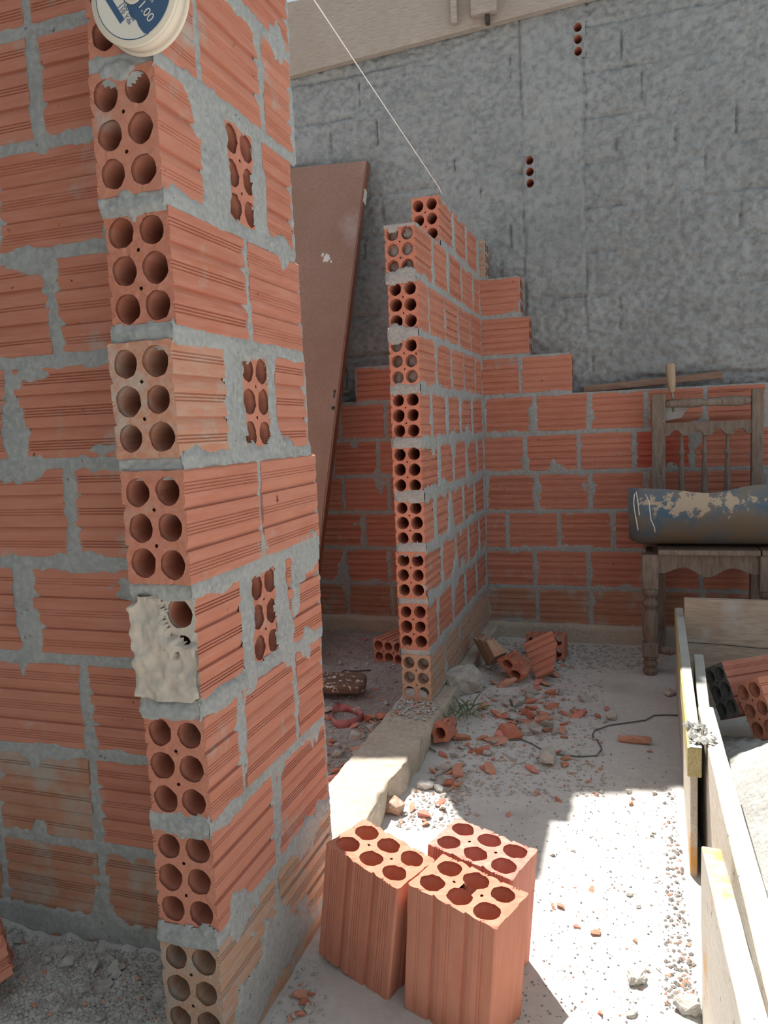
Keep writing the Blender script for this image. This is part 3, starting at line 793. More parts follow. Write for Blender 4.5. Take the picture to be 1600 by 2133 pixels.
# ------------------------------------------------------------------ door leaf leaning on the roughcast wall
TR = at(768, 345, 'y', 1.043); TL_ = at(610, 360, 'y', 1.043)
BRp = at(668, 1310, 'x', -.545)
ex = (TL_-TR); ex.y = 0; ex.normalize()                      # along the top edge, to the left
edge = (BRp-TR).normalized()                                  # down the right edge
down = (edge - ex*edge.dot(ex)).normalized()
nrm = ex.cross(down).normalized()
if nrm.y > 0: nrm = -nrm                                      # towards the room
Ld = (TR.z-FLOOR-.004)/(-down.z)
Md = Matrix((ex, nrm, down)).transposed().to_4x4(); Md.translation = TR
low = TR+ex*.41+down*Ld
low_z = min((Md @ Vector((a, 0, Ld))).z for a in (0, .78)); Ld -= max(0, (FLOOR+.004-low_z))/(-down.z)
dr = empty('door_leaf', (low.x, low.y, FLOOR), 'brown flush door leaf leaning against the roughcast wall', 'door')
mb = MB(); mb.box(0, .78, 0, .034, 0, Ld, Md); o = mb.build('panel', M_door, bevel=.0015); localise(o, dr)
mb = MB(); mb.box(-.007, 0, -.001, .033, 0, Ld, Md); o = mb.build('edge_strip', M_door_edge, bevel=.001); localise(o, dr); STRIP = o
def on_door(u, v):
    # intersection of pixel ray with the door's front face
    p0 = Md @ Vector((0, .034, 0)); d = ray(u, v); k = (p0-CAM).dot(nrm)/d.dot(nrm)
    return Md.inverted() @ (CAM+d*k)
p = on_door(697, 818); mb = MB()
mb.lathe([(.006, 0), (.006, .001)], Md @ Matrix.Translation((p.x, .0342, p.z-.006)) @ Matrix.Rotation(-math.pi/2, 4, 'X'), 12)
mb.box(p.x-.003, p.x+.003, .0342, .0352, p.z, p.z+.02, Md)
o = mb.build('keyhole', M_dark); localise(o, dr)
p = on_door(694, 850); mb = MB(); mb.lathe([(.008, 0), (.008, .001)], Md @ Matrix.Translation((p.x, .0342, p.z)) @ Matrix.Rotation(-math.pi/2, 4, 'X'), 14)
o = mb.build('handle_hole', M_dark); localise(o, dr)
# white cement scuffs stuck on the face
for (u, v, s_) in ((680, 538, .018), (672, 530, .008), (690, 545, .006)):
    p = on_door(u, v); q = MB(); n = 14
    q.add([Md @ Vector((p.x, .0362, p.z))]+[Md @ Vector((p.x+s_*math.cos(2*math.pi*k/n)*rnd.uniform(.5, 1.1), .0341, p.z+1.4*s_*math.sin(2*math.pi*k/n)*rnd.uniform(.5, 1.1))) for k in range(n)],
          [(0, 1+k, 1+(k+1) % n) for k in range(n)], 0, True)
    o = q.build('cement_scuff', M_chalk); localise(o, dr)
p = on_door(762, 405); mb = MB(); mb.box(-.010, -.007, .004, .03, p.z-.03, p.z+.03, Md); o = mb.build('hinge_leaf', M_chalk); o.parent = STRIP

# ------------------------------------------------------------------ chair with turned spindles
ch = empty('wooden_chair', (.82, .73, FLOOR), 'dusty old wooden chair with turned spindles, against new brickwork', 'chair')
Y0, Y1 = .575, .872
XA, XB = .625, .985
zs = .366
def part(q, name, m=None, bev=0, parent=None):
    o = q.build(name, m or M_chair, bevel=bev); localise(o, ch); return o
fF = lambda x: fz(x, Y0)
for x in (XA, XB):
    q = MB(); zf = FLOOR-.004
    a, b = .026, .026
    q.box(x-a, x+a, Y0-b, Y0+b, .235, zs-.012)
    q.lathe([(.026, .236), (.027, .225), (.024, .212), (.015, .205), (.017, .198), (.026, .190), (.026, .176), (.018, .168), (.016, .163), (.023, .155), (.0265, .13), (.0255, .09), (.021, .058), (.016, .048), (.022, .044)], Matrix.Translation((x, Y0, 0)), 18)
    q.box(x-.026, x+.026, Y0-.026, Y0+.026, .0, .046)
    q.lathe([(.025, .0), (.026, -.006), (.018, -.014), (.024, -.022), (.026, -.03), (.018, -.038), (.023, -.046), (.025, -.054), (.019, zf+.008), (.018, zf)][::-1], Matrix.Translation((x, Y0, 0)), 18)
    part(q, 'leg', bev=.003)
PXL = (at(1357, 820, 'y', Y1).x, at(1386, 820, 'y', Y1).x); PXR = (at(1566, 805, 'y', Y1).x, at(1590, 800, 'y', Y1).x)
for a, b in (PXL, PXR):
    q = MB(); q.box(a, b, Y1-.016, Y1+.016, FLOOR, .895); part(q, 'back_post', bev=.003)
zt = lambda v, u=1470: at(u, v, 'y', Y1).z
# turned top rail
q = MB(); z = zt(838); L = PXR[0]-PXL[1]
prof = [(.010, 0), (.013, .02), (.014, .06), (.017, .10), (.0145, .13), (.012, .15), (.0155, .17), (.0155, .20), (.018, .24), (.0185, .27), (.015, .31), (.010, L)]
prof = [(r_, min(zz/ .32*L, L)) for r_, zz in prof[:-1]]+[(.010, L)]
q.lathe(prof, Matrix.Translation((PXL[1], Y1, z)) @ Matrix.Rotation(math.pi/2, 4, 'Y'), 16); part(q, 'top_rail')
# lower back rail with arched underside
z1, z0_ = zt(878), zt(898); poly = [(0, z1), (0, z0_-.012)]
for k in range(4):
    x0 = L*k/4; x1 = L*(k+1)/4
    poly += [(x0+.012, z0_-.014)]
    for j in range(1, 8):
        tt = j/8; poly.append((x0+.014+(x1-x0-.028)*tt, z0_-.012+.020*math.sin(math.pi*tt)))
    poly += [(x1-.012, z0_-.014)]
poly += [(L, z0_-.012), (L, z1)]
q = MB(); q.prism(poly, -.011, .011, Matrix.Translation((PXL[1], Y1, 0))); part(q, 'back_rail', bev=.001)
zb = zs+.002; zt_ = z0_-.012
for u in (1420, 1468, 1516):
    x = at(u, 950, 'y', Y1).x; q = MB(); H = zt_-zb
    q.lathe([(.008, 0), (.011, .03*H/.4), (.012, .1*H/.4), (.0115, .2), (.0105, H*.62), (.008, H*.76), (.007, H*.80), (.012, H*.825), (.012, H*.84), (.007, H*.86), (.006, H*.93), (.007, H)], Matrix.Translation((x, Y1, zb)), 14)
    part(q, 'spindle')
q = MB(); q.box(PXL[1], PXR[0], Y1-.014, Y1+.014, zs-.03, zs+.002); part(q, 'seat_back_rail', bev=.002)
# seat of two boards, scalloped apron, side rails, stretchers
sx0, sx1 = at(1371, 1145, 'y', Y0-.03).x, at(1585, 1152, 'y', Y0-.03).x
q = MB(); q.box(sx0, sx1, Y0-.032, Y0+.13, zs-.012, zs+.006); part(q, 'seat_board', bev=.003)
q = MB(); q.box(XA-.02, XB+.03, Y0+.134, Y1-.018, zs-.012, zs+.004); part(q, 'seat_board', bev=.003)
q = MB(); q.box(sx1+.004, XB+.06, Y0-.032, Y0+.13, zs-.012, zs+.006); part(q, 'seat_board', bev=.003)
za = zs-.013; pa, pb = XA+.026, XB-.026; Wd = pb-pa
poly = [(pa, za), (pa, za-.064)]
for j in range(0, 25):
    tt = j/24; s_ = math.sin(tt*math.pi*2)**2 if False else (.5-.5*math.cos(tt*4*math.pi))
    poly.append((pa+.008+(Wd-.016)*tt, za-.064+.026*s_-.012*(1-abs(2*tt-1))))
poly += [(pb, za-.064), (pb, za)]
q = MB(); q.prism(poly, Y0-.010, Y0+.010); part(q, 'apron', bev=.001)
for x in (XA, XB): q = MB(); q.box(x-.01, x+.01, Y0+.026, Y1-.016, za-.055, za); part(q, 'side_rail', bev=.001)
def turned(p0, p1, name):
    p0, p1 = Vector(p0), Vector(p1); L_ = (p1-p0).length
    pr = [(.010, 0), (.014, .02), (.0165, .04), (.012, .055), (.0165, .075), (.012, .095), (.015, .12), (.016, .15), (.015, .2), (.012, L_-.06), (.0165, L_-.04), (.012, L_-.02), (.010, L_)]
    pr = sorted([p for p in pr if p[1] <= L_], key=lambda a: a[1])
    q = MB(); q.lathe(pr, Matrix.Translation(p0) @ (p1-p0).to_track_quat('Z', 'Y').to_matrix().to_4x4(), 12); part(q, name)
turned((XA+.024, Y0, .020), (XB-.024, Y0, .020), 'stretcher')
turned((XA, Y0+.024, .020), ((PXL[0]+PXL[1])/2, Y1-.015, .020), 'stretcher'); turned((XB, Y0+.024, .020), ((PXR[0]+PXR[1])/2, Y1-.015, .020), 'stretcher')

# ------------------------------------------------------------------ half drum (mortar trough) on the seat
XD = at(1309, 1030, 'y', .49).x; RD = .185; LD = .66
ZD = zs+.006+RD+.003
tr = empty('half_drum', (XD, .663, zs+.006), 'worn blue half drum used as mortar trough on the chair', 'trough')
q = MB(); n, m_ = 40, 28
def drum_pt(i, k, r):
    t_ = i/n; a = math.pi + math.pi*k/m_
    x = XD+LD*t_
    rr = r*(1-.10*max(0, 1-t_/.07)**2)
    if t_ > .2: rr += .0
    y = .675+rr*math.cos(a); z = ZD+rr*math.sin(a)
    # dented rim
    rim = (abs(math.cos(a))**6) if math.cos(a) < 0 else 0
    z -= rim*(.022*math.exp(-((t_-.33)/.17)**2)) + .003*math.sin(t_*19)*rim
    return (x-XD, y-.675, z-ZD)
for r, fl_ in ((RD, True), (RD-.006, False)):
    vs_ = [drum_pt(i, k, r) for i in range(n+1) for k in range(m_+1)]
    fs_ = [(i*(m_+1)+k, (i+1)*(m_+1)+k, (i+1)*(m_+1)+k+1, i*(m_+1)+k+1) for i in range(n) for k in range(m_)]
    q.add(vs_, fs_ if not fl_ else [f[::-1] for f in fs_], 0, True)
for k in (0, m_):
    vs_ = [drum_pt(i, k, r) for i in range(n+1) for r in (RD, RD-.006)]
    q.add(vs_, [(2*i, 2*i+2, 2*i+3, 2*i+1) for i in range(n)], 0, True)
for i in (0, n):
    ring = [drum_pt(i, k, RD-.0005) for k in range(m_+1)]
    q.add(ring, [tuple(range(m_+1)) if i == 0 else tuple(range(m_, -1, -1))], 0, False)
o = q.build('drum_shell', M_drum); o.location = (XD, .663, ZD); o.rotation_euler = (math.radians(-9), 0, 0); localise(o, tr)
vs_ = []
q = MB()
gx = np.linspace(.01, LD-.01, 50); gy = np.linspace(-.158, .158, 26); X, Y = np.meshgrid(gx, gy, indexing='ij')
Zm = -.095+.012*fbm(X, Y, .08, 301, 4, .6)
q.grid(np.stack([X, Y, Zm], -1)); o = q.build('wet_mortar', M_sand); o.location = (XD, .663, ZD); localise(o, tr)
def drip(pts):
    P = []
    for (u, v) in pts:
        # pixel ray against the drum cylinder
        d = ray(u, v); oy, oz = CAM.y-.663, CAM.z-ZD; A = d.y**2+d.z**2; B = 2*(oy*d.y+oz*d.z); C_ = oy*oy+oz*oz-(RD+.0008)**2
        D_ = max(B*B-4*A*C_, 0); k = (-B-math.sqrt(D_))/(2*A); P.append(CAM+d*k)
    q = MB(); q.tube(P, [.0013+.0008*rnd.random() for _ in P[:-1]]+[.0028], 8); o = q.build('paint_drip', M_white); localise(o, tr)
drip([(1322, 1028), (1320, 1045), (1322, 1065), (1326, 1085), (1329, 1104)])
drip([(1325, 1024), (1328, 1040), (1330, 1058), (1332, 1073)])
drip([(1345, 1030), (1352, 1045), (1354, 1065), (1356, 1082), (1363, 1098), (1364, 1108)])

# ------------------------------------------------------------------ trowel hung on the chair's top rail, batten on the brick course
zr_ = zt(838)
hx = at(1398, 790, 'y', Y1).x
tw = empty('trowel', (hx, Y1, zr_), 'mason trowel with wooden handle hung on the chair top rail', 'trowel')
q = MB(); zh0, zh1 = at(1402, 818, 'y', Y1).z, at(1396, 757, 'y', Y1).z
Mh = Matrix.Translation((hx+.004, Y1+.004, zh0)) @ Matrix.Rotation(-.07, 4, 'Y')
Lh = zh1-zh0
q.lathe([(.006, 0), (.010, .006), (.0135, Lh*.25), (.0165, Lh*.7), (.0172, Lh*.94), (.014, Lh)], Mh, 16); o = q.build('handle', M_handle); localise(o, tw)
q = MB(); q.tube([(hx+.004, Y1+.004, zh0+.004), (hx+.006, Y1+.004, zh0-.012), (hx+.008, Y1+.022, zr_+.014), (hx+.010, Y1+.0245, zr_-.03)], .0042, 8); o = q.build('tang', M_steel); localise(o, tw)
b0 = at(1376, 846, 'y', Y1+.025); b1 = at(1437, 845, 'y', Y1+.025); b2 = at(1425, 868, 'y', Y1+.025); b3 = at(1380, 876, 'y', Y1+.025)
q = MB(); poly = [(b0.x-hx, b0.z), (b3.x-hx, b3.z-.004), (b2.x-hx-.01, b2.z-.004), (b1.x-hx, b1.z)]
q.prism(poly, Y1+.024, Y1+.0262, Matrix.Translation((hx, 0, 0))); o = q.build('blade', M_steel); localise(o, tw)

pa_ = at(1216, 803, 'y', 1.0); pb_ = at(1505, 777, 'y', 1.0)
zc = 5*PP+BH+.002
q = MB(); q.box(-.25, .25, -.016, .016, 0, .026)
o = q.build('batten', M_batten, bevel=.002)
dv = Vector((pb_.x-pa_.x, 0, (pb_.z-.02)-zc)); L_ = dv.length
for v in o.data.vertices: v.co.x *= L_/.5
o.location = ((pa_.x+pb_.x)/2, 1.0, zc+dv.z/2+.001); o.rotation_euler = (0, -math.atan2(dv.z, dv.x), 0)
tag(o, 'brown wooden batten lying on top of the new brickwork', 'batten')

# ------------------------------------------------------------------ mason's line and its reel
q = MB(); pA = Vector((.0, .312, 1.555)); pB = at(655, 0, 'x', 0); dline = (pB-pA).normalized()
pE = pA+dline*((pA.y-(YP+L1+.004))/(-dline.y))
q.tube([pA+Vector((0, .03, -.011)), pA+Vector((0, .004, .0005)), pA+dline*.02, (pA+pE)/2+Vector((0, 0, -.0015)), pE], .0011, 6)
o = q.build('mason_line', M_line); tag(o, 'taut white mason line tied to the partition top brick', 'string')

sp_c = at(280, -14, 'y', -1.302); RS = .0585
sp = empty('line_reel', (sp_c.x, -1.277, sp_c.z), 'cream plastic reel of nylon line with blue label on pier', 'reel')
Ms = Matrix.Translation((sp_c.x, -1.2785, sp_c.z)) @ Matrix.Rotation(math.pi/2, 4, 'X')     # local z -> -y (towards the camera)
T = .026
q = MB(); q.lathe([(RS-.001, 0), (RS, .0012), (RS, .0035), (RS-.0015, .0045), (.048, .005), (.048, T-.005), (RS-.0015, T-.0045), (RS, T-.0035), (RS, T-.0012), (RS-.0012, T)], Ms, 64)
o = q.build('flange_body', M_spool); localise(o, sp)
q = MB(); q.lathe([(.0495, .0052), (.0555, .0055), (.0562, T/2), (.0555, T-.0055), (.0495, T-.0052)], Ms, 64, caps=False); o = q.build('wound_line', M_spool); localise(o, sp)
def disc(r0, r1, a0, a1, z, n=60):
    q = MB(); vs_ = []
    for k in range(n+1):
        a = a0+(a1-a0)*k/n; vs_ += [Ms @ Vector((r0*math.cos(a), r0*math.sin(a), z)), Ms @ Vector((r1*math.cos(a), r1*math.sin(a), z))]
    q.add(vs_, [(2*k, 2*k+1, 2*k+3, 2*k+2) for k in range(n)]); return q
o = disc(.012, .0512, 0, 2*math.pi, T+.0002).build('label_ground', M_labelw); localise(o, sp); LBL = o
# blue field with a wavy border (local x right, y up as seen)
poly = []
for k in range(41):
    a = math.radians(-72+ (172)*k/40); poly.append((.050*math.cos(a), .050*math.sin(a)))
tl_ = [(-.022, .032), (-.019, .018), (-.017, .006), (-.0165, -.002), (-.009, -.012), (-.008, -.018), (-.006, -.024), (-.002, -.028), (.002, -.031), (.004, -.037), (.008, -.043), (.0115, -.047)]
poly = poly+tl_
q = MB()
ctr = [(x, y) for x, y in poly]
pts = [Vector(p) for p in ctr]; cut = [(.0125*math.cos(2*math.pi*k/24), .0125*math.sin(2*math.pi*k/24)) for k in range(24)]
ed = [(i, (i+1) % len(pts)) for i in range(len(pts))]+[(len(pts)+i, len(pts)+(i+1) % 24) for i in range(24)]
vo, _, fo, _, _, _ = geometry.delaunay_2d_cdt(pts+[Vector(p) for p in cut], ed, [], 0, 1e-7)
fs_ = [f for f in fo if inside((sum(vo[i][0] for i in f)/3, sum(vo[i][1] for i in f)/3), poly) and not inside((sum(vo[i][0] for i in f)/3, sum(vo[i][1] for i in f)/3), cut)]
q.add([Ms @ Vector((p[0], p[1], T+.0004)) for p in vo], fs_); o = q.build('label_blue', M_label); o.parent = LBL
q = disc(.0498, .0508, math.radians(100), math.radians(290), T+.0004); o = q.build('label_rim', M_label); o.parent = LBL
q = MB(); q.lathe([(.0125, T), (.0135, T+.0012), (.0125, T+.0018), (.008, T+.0015), (.0075, T-.004)], Ms, 28, caps=False)
o = q.build('hub', M_spool); localise(o, sp)
q = MB(); q.lathe([(.0076, T-.004), (.0076, T-.0039)], Ms, 24); o = q.build('hub_bore', M_dark); localise(o, sp)
def text(s_, size, x, y, ang, m, name):
    cu = bpy.data.curves.new(name, 'FONT'); cu.body = s_; cu.size = size; cu.align_x = 'LEFT'; cu.extrude = .0001; cu.resolution_u = 3
    to = bpy.data.objects.new(name+'_tmp', cu); COL.objects.link(to)
    dg = bpy.context.evaluated_depsgraph_get(); me = bpy.data.meshes.new_from_object(to.evaluated_get(dg))
    bpy.data.objects.remove(to); me.name = name; me.materials.clear(); me.materials.append(m)
    o = bpy.data.objects.new(name, me); COL.objects.link(o)
    o.matrix_world = Ms @ Matrix.Translation((x, y, T+.0006)) @ Matrix.Rotation(ang, 4, 'Z')
    mw = o.matrix_world.copy(); o.parent = LBL; o.matrix_basis = mw
ang = math.radians(-59)
text('1.00', .0150, .0050, -.0150, ang, M_labelw, 'print_size')
text('mm', .0090, .0170, -.0050, ang, M_labelw, 'print_unit')
text('0', .013, .0250, .0050, ang, M_labelw, 'print_digit')
text('100 Mts', .0082, -.0160, -.0085, ang, M_label, 'print_metres')
text('110 Yds', .0082, -.0220, -.0110, ang, M_label, 'print_yards')
q = MB(); c_, s_ = math.cos(ang), math.sin(ang)
def lb(x, y, w, h):
    f = lambda a, b: Ms @ Vector((x+a*c_-b*s_, y+a*s_+b*c_, T+.0004)); q.add([f(0, 0), f(w, 0), f(w, h), f(0, h)], [(0, 1, 2, 3)])
lb(-.0385, .0005, .036, .0075)
o = q.build('label_bar', M_label); o.parent = LBL

# ------------------------------------------------------------------ three loose bricks standing on end
def standing(name_label, quad, ztop, m_, seed, lean, web=False):
    c = sum((Vector((p.x, p.y, 0)) for p in quad), Vector())/4
    e = ((quad[1]-quad[0])+(quad[2]-quad[3])).normalized(); e.z = 0; e.normalize()   # along the 14 cm side (near-left -> near-right)
    base = fz(c.x, c.y)-.001
    L_ = (ztop-base)/SCB
    me = brick_mesh(L_, seed, True, [m_], 1.3, web=web)
    o = bpy.data.objects.new('loose_brick', me); COL.objects.link(o)
    Yb = (Vector((0, 0, ztop-base))+e*lean).normalized(); Zb = (e-Yb*e.dot(Yb)).normalized(); Xb = Yb.cross(Zb)
    M = Matrix((Xb, Yb, Zb)).transposed().to_4x4(); M.translation = Vector((c.x, c.y, ztop))-Yb*(L_*SCB/2); o.matrix_world = M @ Matrix.Diagonal((SCB, SCB, SCB, 1))
    tag(o, name_label, 'brick'); return o
SCB = 1.07
ZT = .135
def quad(pts, z): return [at(u, v, 'z', z) for u, v in pts]
standing('orange hollow brick on end, standing between pier and chipped-top brick', quad([(682.5, 1772.5), (855, 1842), (893, 1787), (748, 1722)], ZT), ZT+.004, M_brick_new, 1, .032)
standing('orange hollow brick on end with broken web between two bores', quad([(862, 1846), (1055, 1930), (1095, 1855), (901, 1784)], ZT), ZT, M_brick_new, 2, .018, True)
standing('pinkish hollow brick on end behind the two orange ones', quad([(905, 1768), (1078, 1828), (1110, 1759), (938, 1709)], ZT), ZT, M_brick_pink, 3, .020)

# ------------------------------------------------------------------ plank enclosure of the mortar heap, right
ZP = .20
def plank(name, label, pts_near_left, y_far, y_near, th, z0, z1, m_, slope=0):
    """pts: x of the left top edge at far and near end"""
    q = MB(); xf, xn = pts_near_left
    vs_ = []
    for (x, y) in ((xf, y_far), (xn, y_near)):
        for dx in (0, th):
            for z in (z0, z1): vs_.append((x+dx, y, z))
    q.add(vs_, [(0, 1, 3, 2), (4, 6, 7, 5), (0, 4, 5, 1), (2, 3, 7, 6), (0, 2, 6, 4), (1, 5, 7, 3)])
    bm = bmesh.new(); me = q.mesh(name, m_); bm.from_mesh(me)
    bmesh.ops.subdivide_edges(bm, edges=[e for e in bm.edges if e.calc_length() > .3], cuts=24)
    bmesh.ops.subdivide_edges(bm, edges=[e for e in bm.edges if .1 < e.calc_length() < .35 and abs((e.verts[0].co-e.verts[1].co).z) > .08], cuts=4)
    bmesh.ops.recalc_face_normals(bm, faces=bm.faces)
    co = np.array([v.co for v in bm.verts]); n1 = fbm(co[:, 1]+co[:, 0], co[:, 2]*2, .25, 41, 2)*.002; n2 = fbm(co[:, 1]*1.0, co[:, 0]*3, .06, 47, 3)*.0022
    for v, a, b in zip(bm.verts, n1, n2): v.co.x += float(a); v.co.z += float(b)
    bm.to_mesh(me); bm.free()
    o = bpy.data.objects.new(name, me); COL.objects.link(o)
    bv = o.modifiers.new('bevel', 'BEVEL'); bv.width = .0025; bv.segments = 2; bv.limit_method = 'ANGLE'; bv.angle_limit = math.radians(50)
    return tag(o, label, 'plank')
n0 = at(1462, 1762, 'z', ZP); n1 = at(1545, 2133, 'z', ZP); n0r = at(1507, 1770, 'z', ZP); n1r = at(1598, 2115, 'z', ZP)
sl_ = (n1.x-n0.x)/(n1.y-n0.y); yE = -1.42
thn = n0r.x-n0.x
plank('plank', 'front plank with orange-worn top edge beside the sunlit floor', (n0.x, n0.x+sl_*(yE-n0.y)), n0.y, yE, thn*.97, FLOOR-.01, ZP, M_plank_worn)
m0 = at(1450, 1470, 'z', ZP); m0r = at(1477, 1470, 'z', ZP); m1r = at(1600, 1985, 'z', ZP); m1l = at(1505, 1760, 'z', ZP)
slm = (m1r.x-m0r.x)/(m1r.y-m0r.y)
plank('plank', 'long white mortar-caked plank between front plank and heap', (m0.x+.004, n0.x+sl_*(yE-n0.y)+thn), m0.y, yE, m0r.x-m0.x+.004, FLOOR-.01, ZP, M_plank)
f0 = at(1405, 1266, 'z', ZP); f0r = at(1424, 1266, 'z', ZP); f1 = at(1432, 1556, 'z', ZP); f1r = at(1462, 1556, 'z', ZP)
q = MB(); th = .034
for (A, B, z0, z1, nm, m_, lab) in ((f0, f1, ZP-.055, ZP-.001, 'batten_body', M_yellow, ''),):
    pass
bt = empty('batten', (f1.x, f1.y, FLOOR), 'yellow-edged grey batten standing on edge beyond the white plank', 'batten')
def strip(A, B, w, z0, z1):
    q = MB(); vs_ = []
    for p in (A, B):
        for dx in (0, w):
            for z in (z0, z1): vs_.append((p.x+dx, p.y, z))
    q.add(vs_, [(0, 1, 3, 2), (4, 6, 7, 5), (0, 4, 5, 1), (2, 3, 7, 6), (0, 2, 6, 4), (1, 5, 7, 3)])
    bm = bmesh.new(); me = q.mesh('t', M_yellow); bm.from_mesh(me); bmesh.ops.recalc_face_normals(bm, faces=bm.faces); q2 = MB()
    q2.v = [tuple(v.co) for v in bm.verts]; q2.f = [tuple(v.index for v in f.verts) for f in bm.faces]; q2.m = [0]*len(q2.f); q2.sm = [False]*len(q2.f); bm.free()
    return q2
wb = f1r.x-f1.x
o = strip(f0, f1, wb, ZP-.058, ZP-.0012).build('batten_body', M_yellow, bevel=.002); localise(o, bt)
o = strip(f0+Vector((.004, 0, 0)), f1+Vector((.004, 0, 0)), wb-.004, ZP-.001, ZP+.0005).build('cement_skin', M_battengrey, bevel=.0004); localise(o, bt)
# the board it is nailed to, reaching the floor
o = strip(Vector((f0.x+.004, f0.y-.02, 0)), Vector((f1.x+.006, f1.y+.012, 0)), wb-.012, FLOOR-.004, ZP-.059).build('backing_board', M_plank, bevel=.002); localise(o, bt)
k0 = at(1437, 1362, 'z', ZP-.03); k1 = at(1450, 1468, 'z', ZP-.03)
o = strip(Vector((max(k0.x, f0.x+wb+.004), k0.y, 0)), Vector((max(k1.x, f1.x+wb+.004), m0.y+.01, 0)), .024, FLOOR-.004, ZP-.03).build('short_plank', M_battengrey, bevel=.002)
tag(o, 'short grey plank end between batten and board beyond the heap', 'plank')
# mortar crumbs sitting on the joint of the planks
def hull(seed, rx, ry, rz, m_, n=12):
    r_ = random.Random(seed); bm = bmesh.new()
    for _ in range(n):
        v = Vector((r_.gauss(0, 1), r_.gauss(0, 1), r_.gauss(0, 1))).normalized(); v *= r_.uniform(.75, 1)
        k = max(abs(v.x), abs(v.y), abs(v.z)); v = v*(.55+.45/k*.8)
        bm.verts.new((v.x*rx, v.y*ry, v.z*rz))
    bmesh.ops.convex_hull(bm, input=bm.verts)
    bmesh.ops.delete(bm, geom=[v for v in bm.verts if not v.link_faces], context='VERTS')
    bmesh.ops.recalc_face_normals(bm, faces=bm.faces)
    me = bpy.data.meshes.new('shard'); bm.to_mesh(me); bm.free(); me.materials.append(m_); return me
def lump(name, c, r, m_, seed, label, cat='rubble', group=None, sub=3, amp=.3):
    """angular rock: a hull of many points, roughened"""
    me = hull(seed, r[0], r[1], r[2], m_, 34)
    bm = bmesh.new(); bm.from_mesh(me)
    bmesh.ops.subdivide_edges(bm, edges=bm.edges, cuts=2 if sub > 3 else 1, use_grid_fill=True)
    bmesh.ops.triangulate(bm, faces=bm.faces); bm.normal_update()
    sz = max(r); co = np.array([v.co for v in bm.verts]); n_ = fbm(co[:, 0]+co[:, 2]*.7, co[:, 1]-co[:, 2]*.6, sz*.45, seed, 4, .65)
    for v, a in zip(bm.verts, n_): v.co += v.normal*float(a)*sz*amp*.5
    bm.to_mesh(me); bm.free()
    o = bpy.data.objects.new(name, me); COL.objects.link(o); o.location = c; o.rotation_euler = (0, 0, seed*1.3)
    tag(o, label, cat, group); return o
pc = at(1440, 1530, 'z', ZP); q = MB(); r_ = random.Random(3)
for _ in range(90):
    s_ = .002+.007*r_.random()**1.6; x, y = pc.x+.012+r_.gauss(0, .009), pc.y+r_.uniform(-.05, .04)
    q.add([(x+a*s_*r_.uniform(.6, 1.3), y+b*s_*r_.uniform(.6, 1.3), ZP+s_*.6+.004*r_.random()+d*s_*r_.uniform(.6, 1)) for a, b, d in ((1, 0, 0), (-1, 0, 0), (0, 1, 0), (0, -1, 0), (0, 0, 1), (0, 0, -1))],
          [(0, 2, 4), (2, 1, 4), (1, 3, 4), (3, 0, 4), (2, 0, 5), (1, 2, 5), (3, 1, 5), (0, 3, 5)])
o = q.build('mortar_clod', M_lump); tag(o, 'crumbly mortar clod stuck on the yellow-edged batten', 'mortar')
# upright board closing the far side
yb = .30; A = at(1427, 1252, 'y', yb)
q = MB(); q.box(A.x, A.x+.62, yb, yb+.026, FLOOR-.004, A.z); o = q.build('board', M_board, bevel=.002)
for v in o.data.vertices:
    if v.co.z > 0: v.co.y += .03
    if v.co.x > 1: v.co.z -= .004*(v.co.z > 0)
tag(o, 'wide weathered board closing the far side of mortar heap', 'board')
# hairline split along it as a thin dark tube
q = MB(); zc_ = at(1500, 1346, 'y', yb).z
q.tube([(A.x+.004, yb+.0125, zc_+.004), (A.x+.09, yb+.0128, zc_+.002), (A.x+.2, yb+.0128, zc_-.004), (A.x+.4, yb+.0128, zc_-.010)], .0011, 5)
oo = q.build('split', M_dark); localise(oo, o)

# ------------------------------------------------------------------ mortar heap
gx = np.linspace(.705, 1.45, 150); gy = np.linspace(-1.42, .33, 300); X, Y = np.meshgrid(gx, gy, indexing='ij')
xl = np.interp(Y, [-1.42, -.45, .33], [.735+0*yE, .722, .735])
dx = X-xl
Zh = FLOOR-.01 + .20*(1-np.exp(-np.maximum(dx, 0)/.12))*np.clip((.10-Y)/.45, 0, 1)**.7 + .05*np.clip((-Y)/.5, 0, 1)
rough = np.clip(.45+1.2*fbm(X, Y, .3, 401, 2), .15, 1)
Zh = Zh + rough*(.020*fbm(X, Y, .07, 402, 4, .65)+.012*fbm(X, Y, .022, 403, 3, .6)) + .03*fbm(X, Y, .35, 405, 2)
Zh = np.minimum(Zh, .19)
q = MB(); q.grid(np.stack([np.maximum(X, xl), Y, Zh], -1)); o = q.build('mortar_heap', M_sand)
tag(o, 'grey heap of mortar and sand behind the planks', 'mortar', kind='stuff')
